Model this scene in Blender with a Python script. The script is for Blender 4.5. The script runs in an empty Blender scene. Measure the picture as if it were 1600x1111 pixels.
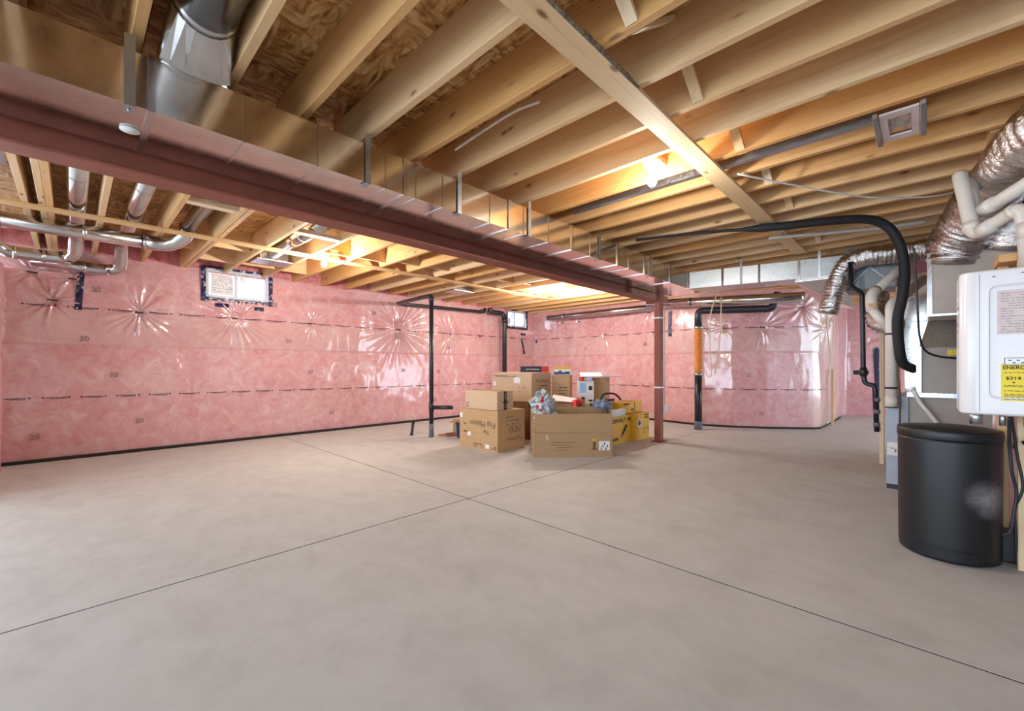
import bpy, bmesh, math, random
from mathutils import Vector, Matrix, noise
random.seed(7)
scene = bpy.context.scene
COL = scene.collection
PI = math.pi

# ------------------------------------------------------------------ camera
cam_d = bpy.data.cameras.new('camera'); cam = bpy.data.objects.new('camera', cam_d); COL.objects.link(cam)
cam_d.sensor_width = 36.0; cam_d.lens = 14.985; cam_d.shift_y = 0.0109; cam_d.clip_start = 0.02
cam.location = (0, 0, 1.05); cam.rotation_euler = (PI/2, 0, math.radians(44.08-90.0))
scene.camera = cam
# ------------------------------------------------------------------ world, exposure
w = bpy.data.worlds.new('daylight'); scene.world = w; w.use_nodes = True
wb = w.node_tree.nodes['Background']; wb.inputs[0].default_value = (0.70, 0.85, 1.0, 1); wb.inputs[1].default_value = 5.6
vs = scene.view_settings; vs.view_transform = 'Standard'; vs.look = 'None'; vs.gamma = 1.0; vs.exposure = 0.33
vs.use_curve_mapping = False
BULB_W = 31.0

# ------------------------------------------------------------------ materials
def s2l(v): return v/12.92 if v <= .04045 else ((v+.055)/1.055)**2.4
def rgb(h):
    h = h.lstrip('#'); return tuple(s2l(int(h[i:i+2], 16)/255) for i in (0, 2, 4)) + (1.0,)
class NT:
    def __init__(s, name):
        s.m = bpy.data.materials.new(name); s.m.use_nodes = True; s.t = s.m.node_tree; s.n = s.t.nodes
        s.b = s.n['Principled BSDF']
    def node(s, kind, **kw):
        n = s.n.new(kind)
        for k, v in kw.items():
            if k in n.inputs: n.inputs[k].default_value = v
            else: setattr(n, k, v)
        return n
    def link(s, a, b): s.t.links.new(a, b)
    def set(s, **kw):
        for k, v in kw.items(): s.b.inputs[k.replace('_', ' ')].default_value = v
    def coords(s, scale=(1, 1, 1), rand=False):
        tc = s.node('ShaderNodeTexCoord'); mp = s.node('ShaderNodeMapping'); mp.inputs['Scale'].default_value = scale
        src = tc.outputs['Object']
        if rand:
            oi = s.node('ShaderNodeObjectInfo'); mul = s.node('ShaderNodeMath', operation='MULTIPLY'); mul.inputs[1].default_value = 37.0
            s.link(oi.outputs['Random'], mul.inputs[0])
            ad = s.node('ShaderNodeVectorMath', operation='ADD'); s.link(src, ad.inputs[0]); s.link(mul.outputs[0], ad.inputs[1]); src = ad.outputs[0]
        s.link(src, mp.inputs['Vector']); return mp.outputs['Vector']
    def noise(s, vec, scale, detail=4, rough=.55, dist=0.0):
        n = s.node('ShaderNodeTexNoise'); n.inputs['Scale'].default_value = scale; n.inputs['Detail'].default_value = detail
        n.inputs['Roughness'].default_value = rough; n.inputs['Distortion'].default_value = dist
        if vec: s.link(vec, n.inputs['Vector'])
        return n.outputs['Fac']
    def ramp(s, fac, stops):
        r = s.node('ShaderNodeValToRGB'); e = r.color_ramp.elements
        while len(e) > 1: e.remove(e[-1])
        e[0].position = stops[0][0]; e[0].color = stops[0][1]
        for p, c in stops[1:]:
            x = e.new(p); x.color = c
        s.link(fac, r.inputs['Fac']); return r.outputs['Color']
    def mix(s, fac, a, b, mode='MIX'):
        m = s.node('ShaderNodeMix', data_type='RGBA', blend_type=mode)
        for v, i in ((fac, 0), (a, 6), (b, 7)):
            if hasattr(v, 'is_output'): s.link(v, m.inputs[i])
            else: m.inputs[i].default_value = v
        return m.outputs[2]
    def bump(s, h, strength=.3, dist=.01, target='Normal'):
        b = s.node('ShaderNodeBump'); b.inputs['Strength'].default_value = strength; b.inputs['Distance'].default_value = dist
        s.link(h, b.inputs['Height']); s.link(b.outputs['Normal'], s.b.inputs[target]); return b
    def col(s, c):
        if hasattr(c, 'is_output'): s.link(c, s.b.inputs['Base Color'])
        else: s.b.inputs['Base Color'].default_value = c
def plain(name, hexc, rough=.5, metal=0.0, var=.06, bumpy=0.0, sc=12, **kw):
    t = NT(name); v = t.coords(); f = t.noise(v, sc, 5)
    c = rgb(hexc); lo = tuple(x*(1-var*2) for x in c[:3])+(1,); hi = tuple(min(1, x*(1+var)) for x in c[:3])+(1,)
    t.col(t.ramp(f, [(.3, lo), (.7, hi)])); t.set(Roughness=rough, Metallic=metal, **kw)
    if bumpy: t.bump(f, bumpy, .01)
    return t.m
def wood(name, axis, a, b, knots=True):
    t = NT(name); sc = [14, 14, 14]; sc['XYZ'.index(axis)] = .7
    v = t.coords(sc, True); f = t.noise(v, 2.2, 6, .6, .8)
    c = t.ramp(f, [(.25, rgb(a)), (.55, rgb(b)), (.8, rgb(a))])
    oi = t.node('ShaderNodeObjectInfo')
    c = t.mix(oi.outputs['Random'], c, t.mix(1.0, c, rgb('#f3d7ac'), 'MULTIPLY'))
    if knots:
        ks = [7.5, 7.5, 7.5]; ks['XYZ'.index(axis)] = 3.0
        vo = t.node('ShaderNodeTexVoronoi'); vo.inputs['Scale'].default_value = 1.0; t.link(t.coords(ks, True), vo.inputs['Vector'])
        k = t.ramp(vo.outputs['Distance'], [(.0, (1, 1, 1, 1)), (.065, (.8, .8, .8, 1)), (.11, (.12, .12, .12, 1)), (.16, (0, 0, 0, 1))])
        c = t.mix(k, c, rgb('#7a4a22'))
    t.col(c); t.set(Roughness=.62); t.bump(f, .15, .004); return t.m
M = {}
for ax in 'XYZ':
    M['wood'+ax] = wood('spruce_'+ax, ax, '#cba679', '#debf96')
    M['pale'+ax] = wood('pale_spruce_'+ax, ax, '#d4bb98', '#e4d0ae')
def mat_osb():
    t = NT('strand_board'); v = t.coords((1, 1, 1), True)
    a = t.noise(t.coords((6, 20, 6), True), 1.1, 4, .62, 1.2); b = t.noise(t.coords((22, 6, 6), True), .9, 4, .62, 1.2)
    m = t.noise(v, 5.0, 2)
    f = t.node('ShaderNodeMix', data_type='FLOAT'); t.link(t.ramp(m, [(.45, (0,)*3+(1,)), (.55, (1,)*4)]), f.inputs[0]); t.link(a, f.inputs[2]); t.link(b, f.inputs[3])
    t.col(t.ramp(f.outputs[0], [(.30, rgb('#5f3a1a')), (.42, rgb('#a26e38')), (.52, rgb('#c79a5e')), (.66, rgb('#e3c28d'))]))
    t.set(Roughness=.6); t.bump(f.outputs[0], .3, .006); return t.m
M['osb'] = mat_osb()
def mat_concrete():
    t = NT('raw_concrete'); v = t.coords()
    f = t.noise(v, .7, 6, .6); g = t.noise(t.coords((1.3, 1, 1)), 3.5, 8, .7, .3); s = t.noise(v, 40, 3, .6)
    c = t.ramp(f, [(.3, rgb('#b9b8b6')), (.5, rgb('#c2c2c0')), (.7, rgb('#cbcbca'))])
    c = t.mix(.45, c, t.ramp(g, [(.28, rgb('#a6a4a0')), (.5, rgb('#c1c0be')), (.75, rgb('#d4d3d2'))]))
    vo = t.node('ShaderNodeTexVoronoi'); vo.inputs['Scale'].default_value = 2.3; t.link(v, vo.inputs['Vector'])
    c = t.mix(t.ramp(vo.outputs['Distance'], [(0, (.8,)*3+(1,)), (.028, (0, 0, 0, 1))]), c, rgb('#6d6258'))
    t.col(c); t.set(Roughness=.72); t.bump(t.mix(.3, g, s), .12, .004); return t.m
M['concrete'] = mat_concrete()
def mat_poly():
    t = NT('poly_over_pink_insulation'); v = t.coords()
    a = t.noise(v, 2.2, 6, .65, .4); b = t.noise(v, 7, 7, .75, .9)
    c = t.ramp(a, [(.3, rgb('#cb878b')), (.5, rgb('#d29c9e')), (.68, rgb('#d9b6b5'))])
    c = t.mix(.5, c, t.ramp(b, [(.32, rgb('#c25f67')), (.45, rgb('#d09295')), (.55, rgb('#d6a8a8')), (.70, rgb('#e4d0cd'))]))
    sx = t.node('ShaderNodeSeparateXYZ'); tc = t.node('ShaderNodeTexCoord'); t.link(tc.outputs['Object'], sx.inputs[0])
    lt = t.node('ShaderNodeMath', operation='GREATER_THAN'); lt.inputs[1].default_value = 1.30; t.link(sx.outputs['Z'], lt.inputs[0])
    lt2 = t.node('ShaderNodeMath', operation='LESS_THAN'); lt2.inputs[1].default_value = 1.70; t.link(sx.outputs['Z'], lt2.inputs[0])
    mu = t.node('ShaderNodeMath', operation='MULTIPLY'); t.link(lt.outputs[0], mu.inputs[0]); t.link(lt2.outputs[0], mu.inputs[1])
    mv = t.node('ShaderNodeMath', operation='MULTIPLY'); t.link(mu.outputs[0], mv.inputs[0]); mv.inputs[1].default_value = .38
    c = t.mix(mv.outputs[0], c, rgb('#cba69c'))
    mr = t.node('ShaderNodeMapRange'); mr.inputs['From Min'].default_value = 8.45; mr.inputs['From Max'].default_value = 8.85; mr.inputs['To Max'].default_value = .6
    t.link(sx.outputs['X'], mr.inputs['Value']); cut = t.node('ShaderNodeMath', operation='LESS_THAN'); cut.inputs[1].default_value = 10.8; t.link(sx.outputs['X'], cut.inputs[0])
    cm = t.node('ShaderNodeMath', operation='MULTIPLY'); t.link(mr.outputs[0], cm.inputs[0]); t.link(cut.outputs[0], cm.inputs[1])
    c = t.mix(cm.outputs[0], c, rgb('#dcc3ae'))
    t.col(c); t.set(Roughness=.55, Coat_Weight=1.0, Coat_Roughness=.1, Coat_IOR=1.75)
    h = t.noise(t.coords((1.6, 1.6, .5)), 5, 4, .5, .8)
    bp = t.bump(h, .22, .02, 'Coat Normal'); return t.m
M['poly'] = mat_poly()
def mat_galv(name, base='#c9c9c6', rough=.22, var=.1):
    t = NT(name); v = t.coords(); f = t.noise(v, 3, 4); g = t.noise(v, 60, 2)
    c = rgb(base); t.col(t.ramp(f, [(.3, tuple(x*(1-var*2) for x in c[:3])+(1,)), (.7, c)]))
    t.set(Metallic=1.0); r = t.ramp(g, [(.3, (rough*.8,)*3+(1,)), (.7, (rough*1.3,)*3+(1,))]); t.link(r, t.b.inputs['Roughness'])
    t.bump(t.noise(v, 1.6, 3), .07, .05); return t.m
M['galv'] = mat_galv('galvanised_duct', '#ebe8e4', .13)
M['galv2'] = mat_galv('galvanised_pipe', '#d6d6d8', .18)
M['darksheet'] = mat_galv('dull_sheet_metal', '#6e7072', .38)
M['galv3'] = mat_galv('dull_galvanised', '#dcdcd8', .33)
M['zinc'] = mat_galv('zinc_strap', '#b9bec2', .35)
def mat_foil():
    t = NT('foil_jacket'); v = t.coords(); f = t.noise(v, 22, 5, .65, 1.5); g = t.noise(v, 70, 3, .6, 1.0)
    t.col(t.ramp(f, [(.3, rgb('#c4bdbb')), (.7, rgb('#f0eeee'))])); t.set(Metallic=1.0, Roughness=.17)
    t.bump(t.mix(.35, f, g), .5, .02); return t.m
M['foil'] = mat_foil()
def mat_card(name, a, b):
    t = NT(name); f = t.noise(t.coords((1, 1, 14)), 3, 4); t.col(t.ramp(f, [(.3, rgb(a)), (.7, rgb(b))])); t.set(Roughness=.75); t.bump(f, .06, .003); return t.m
M['card'] = mat_card('cardboard', '#b6936a', '#bd9a71')
M['card2'] = mat_card('cardboard_dull', '#a98762', '#af8d68')
M['card3'] = mat_card('cardboard_pale', '#c7aa8b', '#cdb092')
M['cardshade'] = mat_card('cardboard_shaded', '#6b4526', '#7d5532')  # brown card darkened in colour to stand for shadow
M['steel'] = plain('red_oxide_steel', '#93503f', .6, var=.1, sc=6)
M['steelbrown'] = plain('red_primer_timber', '#a5694a', .6, var=.12)
M['abs'] = plain('black_plastic_pipe', '#23242a', .38)
M['absgrey'] = plain('dusty_pipe_foot', '#6f7480', .7, var=.3, sc=40)
M['pvc'] = plain('white_vent_pipe', '#d9d0c6', .35, var=.03)
M['hose'] = plain('black_foam_insulation', '#1d1c20', .7)
M['bin'] = plain('black_bin_plastic', '#17171b', .42, var=.2, sc=5)
M['white'] = plain('white_enamel', '#e6e2e3', .22, var=.01)
M['paper'] = plain('white_paper', '#e9e7e6', .7, var=.02)
M['paperblue'] = plain('pale_blue_print', '#9fc3ea', .6)
M['ink'] = plain('black_ink', '#2a2524', .7, var=.02)
M['inkgrey'] = plain('faded_grey_ink', '#8a6f72', .7)
M['inkbrown'] = plain('brown_print', '#6d5334', .75)
M['yellow'] = plain('yellow_carton', '#e6b32a', .5, var=.04)
M['sticker'] = plain('yellow_sticker', '#f1d52c', .5, var=.02)
M['orange'] = plain('orange_ribbed_hose', '#d8873f', .45)
M['red'] = plain('red_plastic', '#d8342e', .4)
M['blue'] = plain('blue_plastic', '#27386b', .45, var=.2)
M['navy'] = plain('black_blue_carton', '#22283a', .45)
M['furnace'] = plain('grey_beige_cabinet', '#a39a92', .42, var=.03)
M['furnaceblue'] = plain('bluish_lit_panel', '#a9b0be', .4, var=.03)  # bluish light on the cabinet strip is put into this colour
M['plenum'] = plain('tan_grey_plenum', '#a4968a', .42, metal=.35, var=.04)
M['vinyl'] = plain('window_vinyl', '#c9cbd4', .4, var=.02)
M['dark'] = plain('dark_gap', '#2a2622', .9)
M['bark'] = plain('grey_bark', '#8d7c68', .9, var=.35, bumpy=.6, sc=60)
M['rope'] = plain('cream_cord', '#d8c9a8', .8)
M['wire'] = plain('white_cable', '#d9d6cf', .5)
M['copper'] = plain('copper_wire', '#5a3a2c', .5)
M['tapefoil'] = mat_galv('foil_tape', '#d8d8d8', .25)
M['porcelain'] = plain('white_lampholder', '#efece6', .35, var=.01)
M['pink'] = plain('pink_fibre', '#d98a8e', .9, var=.2, bumpy=.4, sc=14)
M['grille'] = plain('pink_white_trim', '#dccac6', .5)
def mat_tape():
    t = NT('navy_sheathing_tape'); v = t.coords((1, 1, 1)); vo = t.node('ShaderNodeTexVoronoi'); vo.inputs['Scale'].default_value = 15.0; t.link(v, vo.inputs['Vector'])
    t.col(t.ramp(vo.outputs['Distance'], [(0, rgb('#b9bad0')), (.2, rgb('#9a9cc0')), (.25, rgb('#1e1f45')), (1, rgb('#23244f'))])); t.set(Roughness=.3); return t.m
M['tape'] = mat_tape()
def mat_floral():
    t = NT('floral_fabric'); v = t.coords(); vo = t.node('ShaderNodeTexVoronoi'); vo.inputs['Scale'].default_value = 9.0; t.link(v, vo.inputs['Vector'])
    base = t.ramp(t.noise(v, 22, 4), [(.35, rgb('#56687a')), (.5, rgb('#aebcc4')), (.65, rgb('#dfe0dc'))])
    c = t.mix(t.ramp(vo.outputs['Distance'], [(.0, (1,)*4), (.2, (1,)*4), (.27, (0, 0, 0, 1))]), base, rgb('#b02a33')); t.col(c); t.set(Roughness=.85); return t.m
M['floral'] = mat_floral()
M['cloth'] = plain('blue_grey_cloth', '#8e9bb0', .85, var=.3, bumpy=.5, sc=18)
M['greenprint'] = plain('green_beige_print', '#8c8a66', .7, var=.25)
def mat_glass():
    t = NT('window_glass'); t.set(Roughness=.02, Transmission_Weight=1.0, IOR=1.05); t.col((.95, .98, 1, 1)); return t.m
M['glass'] = mat_glass()
def mat_emit(name, c, s):
    t = NT(name); t.col((1, 1, 1, 1)); t.b.inputs['Emission Color'].default_value = c; t.b.inputs['Emission Strength'].default_value = s; return t.m
M['bulb'] = mat_emit('lit_bulb', (1, .93, .82, 1), 14.0)
def mat_smudge():
    t = NT('dusty_black_plastic'); v = t.coords(); f = t.noise(v, 14, 6, .7, .6)
    g = t.node('ShaderNodeTexGradient', gradient_type='SPHERICAL'); mp = t.node('ShaderNodeMapping'); tc = t.node('ShaderNodeTexCoord')
    mp.inputs['Location'].default_value = (-3.30*6, .25*6, -.36*7); mp.inputs['Scale'].default_value = (6, 6, 7); t.link(tc.outputs['Object'], mp.inputs[0]); t.link(mp.outputs[0], g.inputs[0])
    m = t.node('ShaderNodeMath', operation='MULTIPLY'); t.link(f, m.inputs[0]); t.link(g.outputs['Fac'], m.inputs[1])
    t.col(t.ramp(m.outputs[0], [(.12, rgb('#17171b')), (.5, rgb('#8d8788'))])); t.set(Roughness=.42); return t.m
M['binbody'] = mat_smudge()

# ------------------------------------------------------------------ mesh helpers
def finish(o, parent=None):
    COL.objects.link(o)
    if parent is not None:
        o.parent = parent
        if parent.type == 'EMPTY': o.matrix_parent_inverse = Matrix.Translation(-Vector(parent.location))
    return o
def mobj(name, verts, faces, mat, parent=None, smooth=False):
    me = bpy.data.meshes.new(name); me.from_pydata([tuple(v) for v in verts], [], faces); me.update()
    if smooth: me.polygons.foreach_set('use_smooth', [True]*len(me.polygons))
    me.materials.append(M[mat] if isinstance(mat, str) else mat)
    return finish(bpy.data.objects.new(name, me), parent)
def bobj(name, bm, mat, parent=None, smooth=False):
    me = bpy.data.meshes.new(name); bmesh.ops.recalc_face_normals(bm, faces=bm.faces); bm.to_mesh(me); bm.free()
    if smooth: me.polygons.foreach_set('use_smooth', [True]*len(me.polygons))
    me.materials.append(M[mat] if isinstance(mat, str) else mat)
    return finish(bpy.data.objects.new(name, me), parent)
BF = [(0, 3, 2, 1), (4, 5, 6, 7), (0, 1, 5, 4), (1, 2, 6, 5), (2, 3, 7, 6), (3, 0, 4, 7)]
def box(name, x, y, z, mat, parent=None, bev=0.0, seg=2):
    v = [(x[0], y[0], z[0]), (x[1], y[0], z[0]), (x[1], y[1], z[0]), (x[0], y[1], z[0]), (x[0], y[0], z[1]), (x[1], y[0], z[1]), (x[1], y[1], z[1]), (x[0], y[1], z[1])]
    if not bev: return mobj(name, v, BF, mat, parent)
    bm = bmesh.new(); vs_ = [bm.verts.new(p) for p in v]
    for f in BF: bm.faces.new([vs_[i] for i in f])
    bmesh.ops.bevel(bm, geom=bm.edges[:], offset=bev, segments=seg, affect='EDGES', profile=.5)
    return bobj(name, bm, mat, parent)
def hexa(name, p, mat, parent=None):           # 8 corners: bottom ring 0-3, top ring 4-7
    return mobj(name, p, BF, mat, parent)
def rbox(name, C, d1, l1, d2, l2, z0, z1, mat, parent=None, off=(0, 0)):
    C = Vector((C[0], C[1])); a = Vector(d1); b = Vector(d2); C = C + a*off[0] + b*off[1]
    q = [C, C+b*l2, C+b*l2+a*l1, C+a*l1]
    return hexa(name, [(p.x, p.y, z0) for p in q]+[(p.x, p.y, z1) for p in q], mat, parent)
def smooth_path(pts, n=6):
    P = [Vector(p) for p in pts]
    if len(P) < 3: return P
    out = []
    for i in range(len(P)-1):
        p0 = P[max(i-1, 0)]; p1 = P[i]; p2 = P[i+1]; p3 = P[min(i+2, len(P)-1)]
        for k in range(n):
            t = k/n; out.append(.5*((2*p1)+(p2-p0)*t+(2*p0-5*p1+4*p2-p3)*t*t+(3*p1-p0-3*p2+p3)*t**3))
    out.append(P[-1]); return out
def tube(name, pts, r, mat, parent=None, seg=16, curve=0, ripple=None, caps=True, step=None):
    P = smooth_path(pts, curve) if curve else [Vector(p) for p in pts]
    if step:
        Q = [P[0]]
        for a, b in zip(P, P[1:]):
            n = max(1, int((b-a).length/step))
            for k in range(1, n+1): Q.append(a.lerp(b, k/n))
        P = Q
    T = []
    for i in range(len(P)):
        a = P[max(i-1, 0)]; b = P[min(i+1, len(P)-1)]; T.append((b-a).normalized())
    up = Vector((0, 0, 1)) if abs(T[0].z) < .9 else Vector((1, 0, 0))
    N = (up - T[0]*up.dot(T[0])).normalized(); verts = []; L = 0
    for i, p in enumerate(P):
        if i: L += (p-P[i-1]).length
        N = (N - T[i]*N.dot(T[i])).normalized(); B = T[i].cross(N)
        for j in range(seg):
            a = 2*PI*j/seg; rr = r(i/(len(P)-1)) if callable(r) else r
            if ripple: rr += ripple(L, a)
            # keep the section round through mitred corners
            verts.append(p + (N*math.cos(a)+B*math.sin(a))*rr)
    F = []
    for i in range(len(P)-1):
        for j in range(seg):
            k = (j+1) % seg; F.append((i*seg+j, i*seg+k, (i+1)*seg+k, (i+1)*seg+j))
    if caps: F.append(tuple(range(seg-1, -1, -1))); F.append(tuple((len(P)-1)*seg+j for j in range(seg)))
    return mobj(name, verts, F, mat, parent, True)
def bend(a, b, c_, rad, n=6):                  # rounded corner of a pipe run a-b-c
    a, b, c_ = Vector(a), Vector(b), Vector(c_); u = (a-b).normalized(); v = (c_-b).normalized()
    s, e = b+u*rad, b+v*rad
    return [s.lerp(b, t/n).lerp(b.lerp(e, t/n), t/n) for t in range(n+1)]
def run(pts, rad, n=6):
    P = [Vector(p) for p in pts]; out = [P[0]]
    for i in range(1, len(P)-1): out += bend(P[i-1], P[i], P[i+1], rad, n)
    out.append(P[-1]); return out
def lathe(name, prof, centre, mat, parent=None, seg=32, squash=None):
    V = []; F = []
    for r, z in prof:
        for j in range(seg):
            a = 2*PI*j/seg; V.append((centre[0]+r*math.cos(a), centre[1]+r*math.sin(a), centre[2]+z))
    for i in range(len(prof)-1):
        for j in range(seg):
            k = (j+1) % seg; F.append((i*seg+j, i*seg+k, (i+1)*seg+k, (i+1)*seg+j))
    F.append(tuple(range(seg-1, -1, -1))); F.append(tuple((len(prof)-1)*seg+j for j in range(seg)))
    return mobj(name, V, F, mat, parent, True)
def thing(name, label, cat, loc=(0, 0, 0), group=None):
    o = bpy.data.objects.new(name, None); COL.objects.link(o); o.location = loc; o.empty_display_size = .1
    o['label'] = label; o['category'] = cat
    if group: o['group'] = group
    return o
def tag(o, label, cat, group=None):
    o['label'] = label; o['category'] = cat
    if group: o['group'] = group
    return o
def struct(o, label=None, cat=None):
    o['kind'] = 'structure'
    if label: o['label'] = label
    if cat: o['category'] = cat
    return o
def text(name, s, size, O, u, v, mat, parent, align='CENTER', wide=1.0, bold=False):
    cu = bpy.data.curves.new(name, 'FONT'); cu.body = s; cu.size = size; cu.align_x = align; cu.align_y = 'CENTER'; cu.resolution_u = 3
    if bold: cu.offset = size*.02
    to = bpy.data.objects.new(name, cu); COL.objects.link(to)
    dg = bpy.context.evaluated_depsgraph_get(); me = bpy.data.meshes.new_from_object(to.evaluated_get(dg))
    bpy.data.objects.remove(to); bpy.data.curves.remove(cu)
    O, u, v = Vector(O), Vector(u).normalized(), Vector(v).normalized()
    for q in me.vertices: q.co = O + u*q.co.x*wide + v*q.co.y
    me.materials.clear(); me.materials.append(M[mat]); me.name = name
    o = finish(bpy.data.objects.new(name, me), parent); o['kind'] = 'stuff'; return o
def quad(name, O, u, v, w_, h_, mat, parent, n=None, t=.0012):   # thin plate, O its centre
    O, u, v = Vector(O), Vector(u).normalized(), Vector(v).normalized(); n = u.cross(v)
    p = [O-u*w_/2-v*h_/2, O+u*w_/2-v*h_/2, O+u*w_/2+v*h_/2, O-u*w_/2+v*h_/2]
    return hexa(name, [x-n*t for x in p]+[x+n*t for x in p], mat, parent)
def plates(name, rects, mat, parent):          # many print bars in one mesh: (O,u,v,w,h)
    V = []; F = []
    for O, u, v, w_, h_ in rects:
        O, u, v = Vector(O), Vector(u), Vector(v); k = len(V)
        V += [O-u*w_/2-v*h_/2, O+u*w_/2-v*h_/2, O+u*w_/2+v*h_/2, O-u*w_/2+v*h_/2]; F.append((k, k+1, k+2, k+3))
    o = mobj(name, V, F, mat, parent); o['kind'] = 'stuff'; return o

ZJ = 2.35; ZO = 2.585; UZ = Vector((0, 0, 1))
# ================================================================== floor
JX, JY = 2.194, 2.61
fl = struct(box('floor', (-6, 13), (-6.5, 7.3), (-.14, -.0012), 'dark'), 'pale grey raw concrete floor slab cut by two saw joints', 'floor')
for xa, xb in ((-6, JX-.005), (JX+.005, 13)):
    for ya, yb in ((-6.5, JY-.005), (JY+.005, 7.3)):
        box('slab_panel', (xa, xb), (ya, yb), (-.0011, 0), 'concrete', fl)

# ================================================================== walls of poly over insulation
def star(u, z, cu, cz, R, n, amp, seed):
    dx, dz = u-cu, z-cz; r = math.hypot(dx, dz)
    if r > R*2.2: return 0
    a = math.atan2(dz, dx)
    w_ = math.sin(a*n+seed*3+2.2*math.sin(a*3+seed)+.8*math.sin(a*7-seed))
    env = math.exp(-(r/R)**2)*min(1, r/(R*.18))
    return amp*(.5+.5*w_)**2*env - .022*math.exp(-(r/(R*.25))**2)
def base_disp(u, z, sd):
    p = Vector((u*.9+sd*11, z*.55, sd)); d = .03*noise.noise(p*1.3) + .012*noise.noise(Vector((u*3.1+sd, z*1.2, 3))) + .004*noise.noise(Vector((u*9+sd, z*5, 1)))
    d += .018*math.sin(min(max(z, 0), 1.3)/1.3*PI) + .012*math.sin(min(max((z-1.3)/1.06, 0), 1)*PI)
    if z > 1.3: d += .012
    return d
class Wall:
    def __init__(s, path, stars, sd):
        s.P = [Vector((p[0], p[1], 0)) for p in path]; s.L = [0]
        for a, b in zip(s.P, s.P[1:]): s.L.append(s.L[-1]+(b-a).length)
        s.st = stars; s.sd = sd
    def frame(s, u):
        u = min(max(u, 0), s.L[-1]-1e-6)
        for i in range(len(s.L)-1):
            if u <= s.L[i+1]: break
        t = (u-s.L[i])/(s.L[i+1]-s.L[i]); p = s.P[i].lerp(s.P[i+1], t); d = (s.P[i+1]-s.P[i]).normalized()
        return p, d
    def normal(s, u):                          # averaged so that bends stay soft
        d = Vector((0, 0, 0))
        for k in (-.08, -.04, 0, .04, .08): d += s.frame(u+k)[1]
        d.normalize(); return Vector((d.y, -d.x, 0))
    def pt(s, u, z, extra=0):
        p, d = s.frame(u); n = s.normal(u)
        h = base_disp(u, z, s.sd) + sum(star(u, z, *q) for q in s.st)
        return p + n*(h+extra) + UZ*z
    def build(s, name, z0, z1, du, dz, holes=()):
        nu = int(s.L[-1]/du); nz = int((z1-z0)/dz); V = []; F = []
        for i in range(nu+1):
            u = s.L[-1]*i/nu; p, d = s.frame(u); n = s.normal(u); near = [q for q in s.st if abs(u-q[0]) < q[2]*2.2]
            for j in range(nz+1):
                z = z0+(z1-z0)*j/nz; h = base_disp(u, z, s.sd)+sum(star(u, z, *q) for q in near)
                V.append(p+n*h+UZ*z)
        for i in range(nu):
            uc = s.L[-1]*(i+.5)/nu
            for j in range(nz):
                zc = z0+(z1-z0)*(j+.5)/nz
                if any(a < uc < b and c_ < zc < d_ for a, b, c_, d_ in holes): continue
                k = i*(nz+1)+j; F.append((k, k+1, k+nz+2, k+nz+1))
        return mobj(name, V, F, 'poly', None, True)
    def patch(s, name, u0, u1, z0, z1, mat, parent, extra=.006, n=6, shear=0):
        V = []; F = []; m = max(2, n)
        for i in range(3):
            for j in range(m+1):
                z = z0+(z1-z0)*j/m; V.append(s.pt(u0+(u1-u0)*i/2+shear*j/m, z, extra))
        for i in range(2):
            for j in range(m): k = i*(m+1)+j; F.append((k, k+1, k+m+2, k+m+1))
        return mobj(name, V, F, mat, parent)
    def stamp(s, parent, u, z, L=.2):          # small printed warning line with arrow marks at both ends
        V = []; F = []; rnd = random.Random(int(u*1000+z*77))
        def q(a, b, c_, d_):
            k = len(V); V.extend([s.pt(a, c_, .005), s.pt(b, c_, .005), s.pt(b, d_, .005), s.pt(a, d_, .005)]); F.append((k, k+1, k+2, k+3))
        def tri(a):
            k = len(V); V.extend([s.pt(a-.014, z+.012, .005), s.pt(a+.014, z+.012, .005), s.pt(a, z-.008, .005)]); F.append((k, k+2, k+1))
        tri(u-L/2); tri(u+L/2); x = u-L/2+.025
        while x < u+L/2-.03:
            w_ = rnd.uniform(.008, .022); q(x, x+w_, z-.002, z+.008); x += w_+.004
        x = u-L*.2
        while x < u+L*.3:
            w_ = rnd.uniform(.006, .015); q(x, x+w_, z-.013, z-.008); x += w_+.004
        mobj('printed_line', V, F, 'ink', parent)['kind'] = 'stuff'
    def clip(s, parent, u, z):
        a = s.pt(u-.04, z, .006); b = s.pt(u+.04, z-.004, .006); d = (b-a).normalized(); n = s.normal(u)
        q = [a-UZ*.007, b-UZ*.007, b+UZ*.007, a+UZ*.007]
        hexa('fastener', [x-n*.002 for x in q]+[x+n*.006 for x in q], 'ink', parent)
    def mark(s, parent, u, z, txt='20'):
        d = s.frame(u)[1]; text('stamped_number', txt, .085, s.pt(u, z, .012), d, UZ, 'inkgrey', parent)
X0 = -.62
def ux(x): return x-X0
stL = [(ux(.58), 1.72, .28, 17, .028, 1), (ux(1.60), 1.73, .36, 25, .042, 2), (ux(2.62), 1.73, .18, 17, .022, 3), (ux(4.20), 1.74, .42, 27, .050, 4), (ux(5.40), 1.72, .28, 19, .034, 5),
       (ux(6.2), 1.71, .12, 14, .012, 6), (ux(-.15), 1.79, .2, 12, .028, 7), (ux(-.30), 2.08, .18, 9, .026, 8), (ux(.0), 2.05, .18, 9, .022, 9), (ux(7.2), 1.73, .15, 22, .012, 3)]
WL = Wall([(X0, 7.0), (8.04, 7.0)], stL, 1)
W1 = (ux(1.245), ux(2.035), 1.975, 2.42); W2 = (ux(7.02), ux(7.70), 1.965, 2.42)
wl = struct(WL.build('wall_left', .02, 2.37, .0115, .0125, (W1, W2)), 'pink insulation behind wrinkled clear plastic on the window wall', 'wall')
for u, z, *_ in stL: WL.clip(wl, u, z)
k = .0
x = -.42
while x < 7.9:
    WL.stamp(wl, ux(x), .70-.004*x); x += .30
x = -.25
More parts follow.
